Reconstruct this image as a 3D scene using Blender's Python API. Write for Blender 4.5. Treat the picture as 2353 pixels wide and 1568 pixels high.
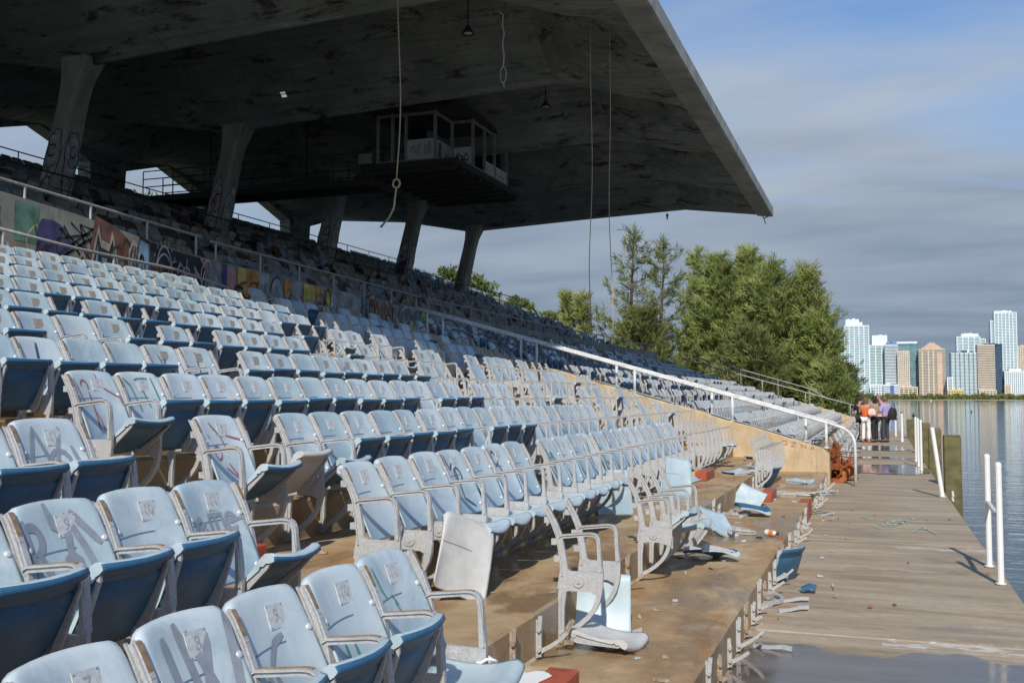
import bpy, bmesh, math, random
import numpy as np
from mathutils import Vector, Matrix, Euler
R = math.radians
rng = random.Random(7)
nr = np.random.RandomState(11)
for o in list(bpy.data.objects):
    bpy.data.objects.remove(o)
scene = bpy.context.scene
col = scene.collection

# ------------------------------------------------------------------ camera
EYE = 1.75
cam_data = bpy.data.cameras.new('camera')
cam_data.sensor_width = 36.0
cam_data.lens = 2350.0 / 2352.0 * 36.0
cam_data.clip_start = 0.05
cam_data.clip_end = 6000.0
cam = bpy.data.objects.new('camera', cam_data)
cam.location = (0, 0, EYE)
cam.rotation_euler = (R(90 + 3.02), 0, R(19.62))
col.objects.link(cam)
scene.camera = cam

# ------------------------------------------------------------------ sky and sun
SUN_EL, SUN_AZ = 40.0, 12.0          # sun stands behind the camera, slightly to the water side
world = bpy.data.worlds.new('World')
scene.world = world
world.use_nodes = True
wn, wl = world.node_tree.nodes, world.node_tree.links
wn.clear()
w_out = wn.new('ShaderNodeOutputWorld')
w_bg = wn.new('ShaderNodeBackground')
w_bg.inputs['Strength'].default_value = 0.12
sky = wn.new('ShaderNodeTexSky')
sky.sky_type = 'NISHITA'
sky.sun_disc = False
sky.sun_elevation = R(SUN_EL)
sky.sun_rotation = R(180 - SUN_AZ)
sky.air_density = 1.0
sky.dust_density = 0.4
sky.ozone_density = 3.5
w_tc = wn.new('ShaderNodeTexCoord')
w_sep = wn.new('ShaderNodeSeparateXYZ')
wl.new(w_tc.outputs['Generated'], w_sep.inputs[0])
# project the direction onto a cloud layer so the streaks flatten towards the horizon
def wmath(op, a, b=None, c=None):
    n = wn.new('ShaderNodeMath'); n.operation = op
    for i, v in enumerate((a, b, c)):
        if v is None: continue
        if isinstance(v, (int, float)): n.inputs[i].default_value = v
        else: wl.new(v, n.inputs[i])
    return n.outputs[0]
zc = wmath('ADD', wmath('MAXIMUM', w_sep.outputs[2], 0.0), 0.16)
cx = wmath('DIVIDE', w_sep.outputs[0], zc)
cy = wmath('DIVIDE', w_sep.outputs[1], zc)
w_cmb = wn.new('ShaderNodeCombineXYZ')
wl.new(cx, w_cmb.inputs[0]); wl.new(cy, w_cmb.inputs[1])
w_map = wn.new('ShaderNodeMapping')
w_map.inputs['Rotation'].default_value = (0, 0, R(24))
w_map.inputs['Scale'].default_value = (0.55, 1.15, 1)
wl.new(w_cmb.outputs[0], w_map.inputs[0])
w_n1 = wn.new('ShaderNodeTexNoise')
w_n1.inputs['Scale'].default_value = 1.5; w_n1.inputs['Detail'].default_value = 7; w_n1.inputs['Roughness'].default_value = 0.55
w_n1.inputs['Distortion'].default_value = 0.6
wl.new(w_map.outputs[0], w_n1.inputs['Vector'])
# cover grows towards the horizon: a bank of pale cloud low down, open blue high up
cov = wmath('ADD', wmath('MULTIPLY_ADD', w_n1.outputs['Fac'], 1.25, 0.50), wmath('MULTIPLY', w_sep.outputs[2], -2.75))
w_cr = wn.new('ShaderNodeValToRGB')
w_cr.color_ramp.elements[0].position = 0.02; w_cr.color_ramp.elements[0].color = (0, 0, 0, 1)
w_cr.color_ramp.elements[1].position = 0.62; w_cr.color_ramp.elements[1].color = (0.97, 0.97, 0.97, 1)
wl.new(cov, w_cr.inputs[0])
w_n2 = wn.new('ShaderNodeTexNoise')
w_n2.inputs['Scale'].default_value = 3.0; w_n2.inputs['Detail'].default_value = 6
wl.new(w_map.outputs[0], w_n2.inputs['Vector'])
# cloud tone: slate blue rain cloud near the horizon, paler above
tone = wmath('ADD', wmath('MULTIPLY', w_sep.outputs[2], 2.7), wmath('MULTIPLY', wmath('SUBTRACT', w_n2.outputs['Fac'], 0.5), 0.85))
w_ct = wn.new('ShaderNodeValToRGB')
w_ct.color_ramp.elements[0].position = 0.08; w_ct.color_ramp.elements[0].color = (1.4, 1.8, 2.4, 1)
w_ct.color_ramp.elements[1].position = 0.80; w_ct.color_ramp.elements[1].color = (2.95, 3.35, 3.9, 1)
wl.new(tone, w_ct.inputs[0])
w_mix = wn.new('ShaderNodeMix'); w_mix.data_type = 'RGBA'
w_mul = wn.new('ShaderNodeMix'); w_mul.data_type = 'RGBA'; w_mul.blend_type = 'MULTIPLY'
w_mul.inputs['Factor'].default_value = 1.0
wl.new(sky.outputs[0], w_mul.inputs[6]); w_mul.inputs[7].default_value = (0.66, 0.82, 0.95, 1)
wl.new(w_cr.outputs[0], w_mix.inputs['Factor'])
wl.new(w_mul.outputs[2], w_mix.inputs[6]); wl.new(w_ct.outputs[0], w_mix.inputs[7])
wl.new(w_mix.outputs[2], w_bg.inputs['Color'])
wl.new(w_bg.outputs[0], w_out.inputs['Surface'])

sun_data = bpy.data.lights.new('sun', 'SUN')
sun_data.energy = 3.4
sun_data.angle = R(1.0)
sun_data.color = (1.0, 0.93, 0.82)
sun = bpy.data.objects.new('sun', sun_data)
sd = Vector((math.sin(R(SUN_AZ)) * math.cos(R(SUN_EL)), -math.cos(R(SUN_AZ)) * math.cos(R(SUN_EL)), math.sin(R(SUN_EL))))
sun.rotation_euler = sd.to_track_quat('Z', 'Y').to_euler()
sun.location = (20, -20, 40)
col.objects.link(sun)

scene.view_settings.view_transform = 'Standard'
scene.view_settings.look = 'None'
scene.view_settings.exposure = 0.32
scene.view_settings.gamma = 1.0
scene.view_settings.use_curve_mapping = False
scene.cycles.max_bounces = 8
scene.cycles.diffuse_bounces = 5
scene.cycles.glossy_bounces = 3
scene.cycles.transmission_bounces = 3

# ------------------------------------------------------------------ helpers
def tag(o, label=None, cat=None, group=None, kind=None):
    if label: o['label'] = label
    if cat: o['category'] = cat
    if group: o['group'] = group
    if kind: o['kind'] = kind
    return o

def empty(name, loc=(0, 0, 0), label=None, cat=None, group=None, rot=None):
    o = bpy.data.objects.new(name, None)
    o.empty_display_size = 0.2
    o.location = loc
    if rot: o.rotation_euler = rot
    col.objects.link(o)
    tag(o, label, cat, group)
    return o

def link(name, me, parent=None, loc=None, rot=None):
    o = bpy.data.objects.new(name, me)
    col.objects.link(o)
    if parent: o.parent = parent
    if loc is not None: o.location = loc
    if rot is not None: o.rotation_euler = rot
    return o

class MB:
    """collects faces for one mesh"""
    def __init__(s):
        s.v, s.f, s.m = [], [], []
        s.cur = 0
    def add(s, vs, fs):
        b = len(s.v)
        s.v.extend([tuple(p) for p in vs])
        for f in fs:
            s.f.append(tuple(b + i for i in f)); s.m.append(s.cur)
        return s
    def box(s, x0, x1, y0, y1, z0, z1):
        return s.add([(x0,y0,z0),(x1,y0,z0),(x1,y1,z0),(x0,y1,z0),(x0,y0,z1),(x1,y0,z1),(x1,y1,z1),(x0,y1,z1)],
                     [(0,3,2,1),(4,5,6,7),(0,1,5,4),(1,2,6,5),(2,3,7,6),(3,0,4,7)])
    def obox(s, c, size, mat3):
        hx, hy, hz = [d / 2 for d in size]
        vs = [Vector(c) + mat3 @ Vector(p) for p in [(-hx,-hy,-hz),(hx,-hy,-hz),(hx,hy,-hz),(-hx,hy,-hz),(-hx,-hy,hz),(hx,-hy,hz),(hx,hy,hz),(-hx,hy,hz)]]
        return s.add(vs, [(0,3,2,1),(4,5,6,7),(0,1,5,4),(1,2,6,5),(2,3,7,6),(3,0,4,7)])
    def prism_y(s, pts, y0, y1):
        """closed polygon (x,z), counter-clockwise seen from -y, extruded along y"""
        n = len(pts)
        vs = [(p[0], y0, p[1]) for p in pts] + [(p[0], y1, p[1]) for p in pts]
        fs = [tuple(range(n)), tuple(range(2 * n - 1, n - 1, -1))]
        fs += [(i, i + n, (i + 1) % n + n, (i + 1) % n) for i in range(n)]
        return s.add(vs, fs)
    def strip_y(s, pts, widths, y0, y1):
        """flat bar following a polyline in the xz plane"""
        n = len(pts); L = []; Rr = []
        for i, p in enumerate(pts):
            a = Vector(pts[max(i - 1, 0)]); b = Vector(pts[min(i + 1, n - 1)])
            d = (b - a).normalized(); nn = Vector((-d.y, d.x))
            w = widths[i] if hasattr(widths, '__len__') else widths
            L.append(Vector(p) + nn * w / 2); Rr.append(Vector(p) - nn * w / 2)
        vs = []
        for i in range(n):
            vs += [(L[i].x, y0, L[i].y), (Rr[i].x, y0, Rr[i].y), (Rr[i].x, y1, Rr[i].y), (L[i].x, y1, L[i].y)]
        fs = [(0, 1, 2, 3), tuple(4 * (n - 1) + k for k in (3, 2, 1, 0))]
        for i in range(n - 1):
            a, b = 4 * i, 4 * i + 4
            for k in range(4):
                k2 = (k + 1) % 4
                fs.append((a + k, b + k, b + k2, a + k2))
        return s.add(vs, fs)
    def tube(s, pts, r, n=6, caps=True):
        pts = [Vector(p) for p in pts]; m = len(pts); vs = []
        up = Vector((0.13, 0.21, 0.97)).normalized()
        for i, p in enumerate(pts):
            d = (pts[min(i + 1, m - 1)] - pts[max(i - 1, 0)])
            d = d.normalized() if d.length > 1e-9 else Vector((0, 0, 1))
            a = d.cross(up)
            if a.length < 0.05: a = d.cross(Vector((1, 0.1, 0)))
            a.normalize(); b = d.cross(a)
            rr = r[i] if hasattr(r, '__len__') else r
            for k in range(n):
                t = 2 * math.pi * k / n
                vs.append(p + a * (rr * math.cos(t)) + b * (rr * math.sin(t)))
        fs = []
        for i in range(m - 1):
            for k in range(n):
                k2 = (k + 1) % n
                fs.append((i * n + k, i * n + k2, (i + 1) * n + k2, (i + 1) * n + k))
        if caps:
            fs.append(tuple(range(n - 1, -1, -1))); fs.append(tuple((m - 1) * n + k for k in range(n)))
        return s.add(vs, fs)
    def lathe(s, prof, c=(0, 0, 0), n=12):
        """profile of (r,z) revolved about z"""
        vs = []; m = len(prof)
        for r_, z_ in prof:
            for k in range(n):
                t = 2 * math.pi * k / n
                vs.append((c[0] + r_ * math.cos(t), c[1] + r_ * math.sin(t), c[2] + z_))
        fs = []
        for i in range(m - 1):
            for k in range(n):
                k2 = (k + 1) % n
                fs.append((i * n + k, i * n + k2, (i + 1) * n + k2, (i + 1) * n + k))
        return s.add(vs, fs)
    def disc_y(s, cx_, cz_, r, y0, y1, n=12):
        return s.prism_y([(cx_ + r * math.cos(2 * math.pi * k / n), cz_ + r * math.sin(2 * math.pi * k / n)) for k in range(n)], y0, y1)
    def mesh(s, name, mats, smooth=False):
        me = bpy.data.meshes.new(name)
        me.from_pydata(s.v, [], s.f)
        for m in (mats if isinstance(mats, (list, tuple)) else [mats]): me.materials.append(m)
        if any(s.m): me.polygons.foreach_set('material_index', s.m)
        if smooth: me.polygons.foreach_set('use_smooth', [True] * len(s.f))
        me.update()
        return me
    def build(s, name, mats, parent=None, smooth=False, loc=None, rot=None):
        return link(name, s.mesh(name, mats, smooth), parent, loc, rot)

def fast_mesh(name, verts, quads, mats, midx=None, smooth=False):
    """verts (n,3), quads (m,4) numpy"""
    me = bpy.data.meshes.new(name)
    nv, nf, k = len(verts), len(quads), quads.shape[1]
    me.vertices.add(nv); me.vertices.foreach_set('co', np.asarray(verts, np.float32).ravel())
    me.loops.add(nf * k); me.loops.foreach_set('vertex_index', np.asarray(quads, np.int32).ravel())
    me.polygons.add(nf)
    me.polygons.foreach_set('loop_start', np.arange(0, nf * k, k, dtype=np.int32))
    me.polygons.foreach_set('loop_total', np.full(nf, k, np.int32))
    for m in (mats if isinstance(mats, (list, tuple)) else [mats]): me.materials.append(m)
    if midx is not None: me.polygons.foreach_set('material_index', np.asarray(midx, np.int32))
    if smooth: me.polygons.foreach_set('use_smooth', np.ones(nf, bool))
    me.update(calc_edges=True); me.validate()
    return me

def bevel_obj(o, w, seg=1):
    m = o.modifiers.new('bevel', 'BEVEL'); m.width = w; m.segments = seg; m.limit_method = 'ANGLE'; m.angle_limit = R(40)
    return o

ORD = ['zeroth', 'first', 'second', 'third', 'fourth', 'fifth', 'sixth', 'seventh', 'eighth', 'ninth', 'tenth', 'eleventh', 'twelfth', 'thirteenth',
       'fourteenth', 'fifteenth', 'sixteenth', 'seventeenth', 'eighteenth', 'nineteenth', 'twentieth', 'twenty-first', 'twenty-second', 'twenty-third',
       'twenty-fourth', 'twenty-fifth', 'twenty-sixth', 'twenty-seventh', 'twenty-eighth', 'twenty-ninth', 'thirtieth', 'thirty-first', 'thirty-second', 'thirty-third', 'thirty-fourth', 'thirty-fifth']

# ------------------------------------------------------------------ materials
class NT:
    def __init__(s, name):
        s.mat = bpy.data.materials.new(name); s.mat.use_nodes = True
        s.t = s.mat.node_tree; s.n, s.l = s.t.nodes, s.t.links
        s.b = s.n['Principled BSDF']
        s.tc = s.n.new('ShaderNodeTexCoord')
    def val(s, sock, v):
        if isinstance(v, (int, float)): sock.default_value = v
        elif isinstance(v, (tuple, list)): sock.default_value = tuple(v) + ((1,) if len(v) == 3 and sock.type == 'RGBA' else ())
        else: s.l.new(v, sock)
    def vec(s, scale=(1, 1, 1), src='Object', rot=(0, 0, 0), loc=(0, 0, 0)):
        m = s.n.new('ShaderNodeMapping'); m.inputs['Scale'].default_value = scale
        m.inputs['Rotation'].default_value = rot; m.inputs['Location'].default_value = loc
        if src == 'World':
            g = s.n.new('ShaderNodeNewGeometry'); s.l.new(g.outputs['Position'], m.inputs[0])
        else: s.l.new(s.tc.outputs[src], m.inputs[0])
        return m.outputs[0]
    def noise(s, vec, scale, detail=5, rough=0.6, dist=0.0):
        n = s.n.new('ShaderNodeTexNoise'); s.l.new(vec, n.inputs['Vector'])
        n.inputs['Scale'].default_value = scale; n.inputs['Detail'].default_value = detail
        n.inputs['Roughness'].default_value = rough; n.inputs['Distortion'].default_value = dist
        return n.outputs['Fac']
    def vor(s, vec, scale, feature='F1', rnd=1.0):
        n = s.n.new('ShaderNodeTexVoronoi'); s.l.new(vec, n.inputs['Vector']); n.feature = feature
        n.inputs['Scale'].default_value = scale; n.inputs['Randomness'].default_value = rnd
        return n.outputs[0]
    def ramp(s, fac, p0, p1, c0=(0, 0, 0), c1=(1, 1, 1)):
        r = s.n.new('ShaderNodeValToRGB'); e = r.color_ramp.elements
        e[0].position, e[1].position = p0, p1
        e[0].color, e[1].color = tuple(c0) + (1,), tuple(c1) + (1,)
        s.l.new(fac, r.inputs[0]); return r.outputs[0]
    def mix(s, fac, a, b, mode='MIX'):
        m = s.n.new('ShaderNodeMix'); m.data_type = 'RGBA'; m.blend_type = mode
        s.val(m.inputs[0], fac); s.val(m.inputs[6], a); s.val(m.inputs[7], b)
        return m.outputs[2]
    def math(s, op, a, b=0.0):
        m = s.n.new('ShaderNodeMath'); m.operation = op; s.val(m.inputs[0], a); s.val(m.inputs[1], b); return m.outputs[0]
    def bump(s, h, strength=0.3, dist=0.01):
        b = s.n.new('ShaderNodeBump'); b.inputs['Strength'].default_value = strength; b.inputs['Distance'].default_value = dist
        s.l.new(h, b.inputs['Height']); s.l.new(b.outputs[0], s.b.inputs['Normal'])
    def rand(s):
        o = s.n.new('ShaderNodeObjectInfo'); return o.outputs['Random']
    def sep(s, vec):
        x = s.n.new('ShaderNodeSeparateXYZ'); s.l.new(vec, x.inputs[0]); return x.outputs
    def done(s, color, rough=0.6, metal=0.0, spec=None):
        s.val(s.b.inputs['Base Color'], color); s.val(s.b.inputs['Roughness'], rough); s.val(s.b.inputs['Metallic'], metal)
        if spec is not None: s.b.inputs['Specular IOR Level'].default_value = spec
        return s.mat

def simple(name, c, rough=0.6, metal=0.0, var=0.18, scale=6.0, src='Object', bump=0.0, spec=None):
    t = NT(name); v = t.vec(src=src); n = t.noise(v, scale, 6)
    dark = tuple(x * (1 - var) for x in c); lite = tuple(min(x * (1 + var), 0.95) for x in c)
    if bump: t.bump(t.noise(v, scale * 6, 4), bump, 0.004)
    return t.done(t.ramp(n, 0.3, 0.7, dark, lite), rough, metal, spec)

def m_plastic():
    """sun-bleached blue seat plastic"""
    t = NT('seat_plastic_faded'); v = t.vec()
    g = t.n.new('ShaderNodeObjectInfo')
    off = t.n.new('ShaderNodeVectorMath'); off.operation = 'ADD'; t.l.new(v, off.inputs[0]); t.l.new(g.outputs['Location'], off.inputs[1])
    vv = off.outputs[0]
    c = t.ramp(t.noise(vv, 7, 5), 0.3, 0.72, (0.33, 0.435, 0.475), (0.48, 0.58, 0.61))
    bl = t.ramp(t.math('ADD', t.noise(vv, 4.3, 6, 0.65, 0.8), t.math('MULTIPLY', t.math('SUBTRACT', t.math('FRACT', t.math('MULTIPLY', g.outputs['Random'], 7.31)), 0.5), 0.22)), 0.52, 0.66)
    c = t.mix(t.math('MULTIPLY', bl, 0.5), c, (0.67, 0.71, 0.73))
    st = t.ramp(t.noise(vv, 3.0, 7, 0.7), 0.62, 0.72)
    c = t.mix(t.math('MULTIPLY', st, t.math('ADD', 0.2, t.math('MULTIPLY', g.outputs['Random'], 0.55))), c, (0.20, 0.235, 0.265))
    dr = t.ramp(t.noise(t.vec((1, 16, 0.9)), 3.0, 5, 0.7), 0.58, 0.72)
    c = t.mix(t.math('MULTIPLY', dr, 0.35), c, (0.24, 0.27, 0.29))
    sc = t.ramp(t.noise(t.vec((1, 9, 1.5), rot=(0.5, 0, 0)), 14, 5, 0.7), 0.62, 0.68)
    c = t.mix(t.math('MULTIPLY', sc, 0.3), c, (0.70, 0.75, 0.78))
    c = t.mix(t.math('MULTIPLY', t.ramp(g.outputs['Random'], 0.45, 1.0), 0.5), c, (0.64, 0.69, 0.72))
    c = t.mix(t.math('MULTIPLY', t.ramp(g.outputs['Random'], 0.0, 0.4, (1, 1, 1), (0, 0, 0)), 0.45), c, (0.24, 0.36, 0.48))
    # bleaching bottom (blue) to top (pale)
    z = t.sep(v)[2]
    c = t.mix(t.ramp(z, 0.42, 0.62, (0.5,) * 3, (0, 0, 0)), c, (0.17, 0.32, 0.47))
    t.bump(t.noise(vv, 60, 3), 0.05, 0.002)
    return t.done(c, t.ramp(t.noise(vv, 12, 4), 0.3, 0.7, (0.30,) * 3, (0.5,) * 3), 0, 0.5)

def m_pan(): 
    t = NT('seat_pan_plastic'); v = t.vec()
    g = t.n.new('ShaderNodeObjectInfo')
    off = t.n.new('ShaderNodeVectorMath'); off.operation = 'ADD'; t.l.new(v, off.inputs[0]); t.l.new(g.outputs['Location'], off.inputs[1])
    vv = off.outputs[0]
    c = t.ramp(t.noise(vv, 8, 5), 0.3, 0.7, (0.345, 0.445, 0.485), (0.485, 0.58, 0.61))
    c = t.mix(t.math('MULTIPLY', g.outputs['Random'], 0.3), c, (0.55, 0.66, 0.76))
    t.bump(t.noise(vv, 60, 3), 0.05, 0.002)
    return t.done(c, 0.4, 0, 0.5)

def m_blue():
    """unfaded underside of the pans"""
    t = NT('seat_blue_unfaded'); v = t.vec()
    c = t.ramp(t.noise(v, 9, 6), 0.3, 0.75, (0.022, 0.095, 0.185), (0.05, 0.155, 0.27))
    c = t.mix(t.ramp(t.noise(v, 22, 6), 0.60, 0.72), c, (0.10, 0.20, 0.30))
    t.bump(t.noise(v, 80, 3), 0.08, 0.002)
    return t.done(c, 0.45, 0, 0.45)

def m_cast():
    """weathered cast standards: chalky grey paint, rust blooming along edges"""
    t = NT('cast_metal_worn'); v = t.vec()
    g = t.n.new('ShaderNodeObjectInfo')
    off = t.n.new('ShaderNodeVectorMath'); off.operation = 'ADD'; t.l.new(v, off.inputs[0]); t.l.new(g.outputs['Location'], off.inputs[1])
    vv = off.outputs[0]
    c = t.ramp(t.noise(vv, 90, 6, 0.7), 0.3, 0.7, (0.37, 0.375, 0.375), (0.60, 0.605, 0.60))
    geo = t.n.new('ShaderNodeNewGeometry')
    nz = t.sep(geo.outputs['Normal'])
    rust = t.ramp(t.noise(vv, 14, 6, 0.7), 0.52, 0.66)
    c = t.mix(t.math('MULTIPLY', rust, 0.22), c, (0.25, 0.19, 0.13))
    t.bump(t.noise(vv, 120, 3), 0.25, 0.002)
    return t.done(c, 0.55, 0.25, 0.4)

def m_rustline():
    t = NT('rusted_channel'); v = t.vec()
    c = t.ramp(t.noise(v, 25, 6, 0.7), 0.35, 0.7, (0.20, 0.115, 0.055), (0.42, 0.33, 0.22))
    return t.done(c, 0.7, 0.1)

def m_tread():
    t = NT('concrete_tread'); w = t.vec(src='World')
    c = t.ramp(t.noise(w, 1.3, 8, 0.68), 0.26, 0.74, (0.27, 0.175, 0.08), (0.57, 0.42, 0.24))
    c = t.mix(t.ramp(t.noise(w, 9, 6, 0.7), 0.35, 0.7, (0.35,) * 3, (0, 0, 0)), c, (0.21, 0.14, 0.075))
    st = t.ramp(t.noise(t.vec((1, 0.4, 1), 'World'), 1.5, 8, 0.7, 0.9), 0.50, 0.66)
    c = t.mix(t.math('MULTIPLY', st, 0.7), c, (0.30, 0.125, 0.035))
    gr = t.ramp(t.noise(t.vec((1, 1, 1), 'World', loc=(5, 3, 0)), 1.0, 8, 0.68, 0.6), 0.55, 0.66)
    c = t.mix(t.math('MULTIPLY', gr, 0.6), c, (0.50, 0.44, 0.34))
    wet = t.ramp(t.noise(t.vec((1, 0.6, 1), 'World', loc=(1.3, 7.7, 0)), 0.85, 6, 0.6, 0.5), 0.50, 0.58)
    c = t.mix(t.math('MULTIPLY', wet, 0.5), c, (0.15, 0.085, 0.035))
    sp = t.ramp(t.noise(w, 42, 3, 0.6), 0.64, 0.70)
    c = t.mix(t.math('MULTIPLY', sp, 0.6), c, (0.09, 0.06, 0.04))
    t.bump(t.math('ADD', t.noise(w, 30, 6, 0.7), t.math('MULTIPLY', t.noise(w, 4, 5), 0.6)), 0.35, 0.008)
    rough = t.mix(wet, (0.8,) * 3, (0.16,) * 3)
    return t.done(c, rough, 0, 0.45)

def m_dock():
    t = NT('dock_concrete'); w = t.vec(src='World')
    s1 = t.noise(t.vec((0.5, 2.6, 1), 'World'), 1.0, 8, 0.64, 0.5)
    c = t.ramp(s1, 0.34, 0.66, (0.25, 0.19, 0.12), (0.60, 0.49, 0.345))
    fine = t.noise(t.vec((0.8, 14, 1), 'World'), 2.0, 6, 0.7)
    c = t.mix(t.ramp(fine, 0.42, 0.62, (0.3,) * 3, (0, 0, 0)), c, (0.20, 0.15, 0.095))
    c = t.mix(t.ramp(t.noise(w, 11, 6, 0.7), 0.35, 0.7, (0.4,) * 3, (0, 0, 0)), c, (0.17, 0.145, 0.11))
    bl = t.noise(w, 0.8, 7, 0.65)
    c = t.mix(t.ramp(bl, 0.4, 0.68, (0, 0, 0), (0.6,) * 3), c, (0.36, 0.305, 0.225))
    x = t.sep(w)[0]
    rust = t.noise(t.vec((0.5, 8.0, 1), 'World', loc=(0, 4, 0)), 1.0, 7, 0.72)
    rust = t.math('MULTIPLY', t.ramp(rust, 0.50, 0.64), t.ramp(x, -0.95, 0.3, (1, 1, 1), (0.1,) * 3))
    c = t.mix(t.math('MULTIPLY', rust, 0.6), c, (0.34, 0.18, 0.06))
    wh = t.ramp(t.noise(t.vec((0.6, 2.2, 1), 'World', loc=(2, 1, 0)), 1.6, 9, 0.78), 0.60, 0.68)
    c = t.mix(t.math('MULTIPLY', wh, 0.5), c, (0.55, 0.52, 0.45))
    dk = t.ramp(t.noise(t.vec((0.7, 2.0, 1), 'World', loc=(8, 2, 0)), 1.1, 7, 0.68), 0.55, 0.68)
    c = t.mix(t.math('MULTIPLY', dk, 0.55), c, (0.10, 0.085, 0.07))
    sp = t.ramp(t.noise(w, 45, 3), 0.66, 0.72)
    c = t.mix(t.math('MULTIPLY', sp, 0.55), c, (0.07, 0.055, 0.045))
    yy = t.math('ADD', t.sep(w)[1], t.math('MULTIPLY', t.math('SUBTRACT', t.noise(w, 2.2, 6, 0.7), 0.5), 0.75))
    for y0, hw, x0, amt in ((7.85, 0.30, -0.75, 0.85), (12.75, 0.30, -0.1, 0.8)):
        band = t.ramp(t.math('ABSOLUTE', t.math('SUBTRACT', yy, y0)), 0.0, hw, (1, 1, 1), (0, 0, 0))
        xm = t.ramp(x, x0, x0 + 0.35)
        fl = t.noise(t.vec((1.6, 7, 1), 'World', loc=(y0, 0, 0)), 3.2, 9, 0.75)
        msk = t.ramp(t.math('ADD', fl, t.math('MULTIPLY', t.math('MULTIPLY', band, xm), 0.26)), 0.70, 0.76)
        msk = t.math('MULTIPLY', msk, t.ramp(band, 0.02, 0.2))
        c = t.mix(t.math('MULTIPLY', msk, amt), c, (0.62, 0.60, 0.55))
    t.bump(t.math('ADD', t.noise(w, 35, 6, 0.72), t.math('MULTIPLY', s1, 0.6)), 0.35, 0.006)
    rough = t.mix(dk, (0.75,) * 3, (0.3,) * 3)
    return t.done(c, rough, 0, 0.45)

def m_tanwall():
    t = NT('tan_concrete_wall'); w = t.vec(src='World')
    c = t.ramp(t.noise(w, 2.2, 7, 0.65), 0.3, 0.7, (0.42, 0.315, 0.185), (0.62, 0.49, 0.325))
    c = t.mix(t.ramp(t.vor(w, 26), 0.1, 0.45, (0.25,) * 3, (0, 0, 0)), c, (0.33, 0.245, 0.15))
    c = t.mix(t.math('MULTIPLY', t.ramp(t.noise(t.vec((5, 5, 0.6), 'World'), 1.3, 6, 0.7), 0.54, 0.70), 0.45), c, (0.22, 0.16, 0.10))
    c = t.mix(t.math('MULTIPLY', t.ramp(t.noise(w, 1.1, 6, 0.7), 0.56, 0.68), 0.6), c, (0.62, 0.52, 0.38))
    t.bump(t.noise(w, 40, 5, 0.7), 0.35, 0.006)
    return t.done(c, 0.9, 0, 0.2)

def m_deckwall():
    t = NT('parapet_concrete'); w = t.vec(src='World')
    c = t.ramp(t.noise(w, 1.6, 7, 0.65), 0.3, 0.7, (0.20, 0.20, 0.175), (0.38, 0.37, 0.32))
    c = t.mix(t.math('MULTIPLY', t.ramp(t.noise(t.vec((3, 3, 0.4), 'World'), 1.4, 6, 0.7), 0.52, 0.68), 0.55), c, (0.13, 0.12, 0.10))
    t.bump(t.noise(w, 25, 5, 0.7), 0.3, 0.006)
    return t.done(c, 0.9, 0, 0.2)

def m_roof():
    t = NT('roof_concrete'); w = t.vec(src='World')
    c = t.ramp(t.noise(w, 0.7, 7, 0.65), 0.3, 0.72, (0.19, 0.215, 0.19), (0.40, 0.43, 0.385))
    # board-formed streaks running with the span
    bd = t.noise(t.vec((0.12, 3.2, 3.2), 'World'), 1.6, 5, 0.6)
    c = t.mix(t.ramp(bd, 0.35, 0.7, (0.55,) * 3, (0, 0, 0)), c, (0.14, 0.16, 0.14))
    st = t.ramp(t.noise(t.vec((0.45, 1.1, 1.6), 'World', rot=(0, 0, 0.5)), 1.5, 9, 0.76, 0.4), 0.54, 0.62)
    c = t.mix(t.math('MULTIPLY', st, 0.85), c, (0.025, 0.025, 0.022))
    ef = t.ramp(t.noise(t.vec((0.5, 2.0, 2.0), 'World', loc=(4, 4, 0)), 0.9, 7, 0.7), 0.60, 0.70)
    c = t.mix(t.math('MULTIPLY', ef, 0.45), c, (0.56, 0.55, 0.48))
    sx_ = t.sep(w)
    jl = t.ramp(t.math('FRACT', t.math('ADD', t.math('MULTIPLY', sx_[1], 1.7), t.math('MULTIPLY', t.noise(w, 0.8, 3), 0.25))), 0.0, 0.07, (1, 1, 1), (0, 0, 0))
    jx = t.ramp(t.math('FRACT', t.math('ADD', t.math('MULTIPLY', sx_[0], 0.42), t.math('MULTIPLY', t.noise(w, 0.6, 3), 0.3))), 0.0, 0.025, (1, 1, 1), (0, 0, 0))
    jn = t.ramp(t.noise(w, 1.1, 5), 0.4, 0.65)
    c = t.mix(t.math('MULTIPLY', t.math('MULTIPLY', t.math('MAXIMUM', jl, jx), jn), 0.6), c, (0.06, 0.068, 0.06))
    t.bump(t.math('SUBTRACT', t.noise(w, 12, 6, 0.7), t.math('MULTIPLY', jl, 0.3)), 0.45, 0.02)
    return t.done(c, 0.9, 0, 0.25)

def m_column():
    t = NT('column_concrete'); w = t.vec(src='World')
    c = t.ramp(t.noise(t.vec((2.5, 2.5, 0.5), 'World'), 1.0, 7, 0.65), 0.3, 0.72, (0.26, 0.26, 0.21), (0.50, 0.49, 0.41))
    c = t.mix(t.math('MULTIPLY', t.ramp(t.noise(w, 1.7, 6, 0.7), 0.56, 0.68), 0.5), c, (0.14, 0.14, 0.11))
    t.bump(t.noise(w, 20, 6, 0.7), 0.35, 0.01)
    return t.done(c, 0.9, 0, 0.25)

def m_water():
    t = NT('bay_water'); w = t.vec(src='World')
    h1 = t.noise(t.vec((0.55, 1.5, 1), 'World'), 0.9, 4, 0.55)
    h2 = t.noise(t.vec((0.35, 1.2, 1), 'World', rot=(0, 0, 0.2)), 3.2, 3, 0.5)
    t.bump(t.math('ADD', h1, t.math('MULTIPLY', h2, 0.35)), 0.15, 0.22)
    return t.done((0.012, 0.035, 0.06), 0.04, 0, 0.5)

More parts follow.
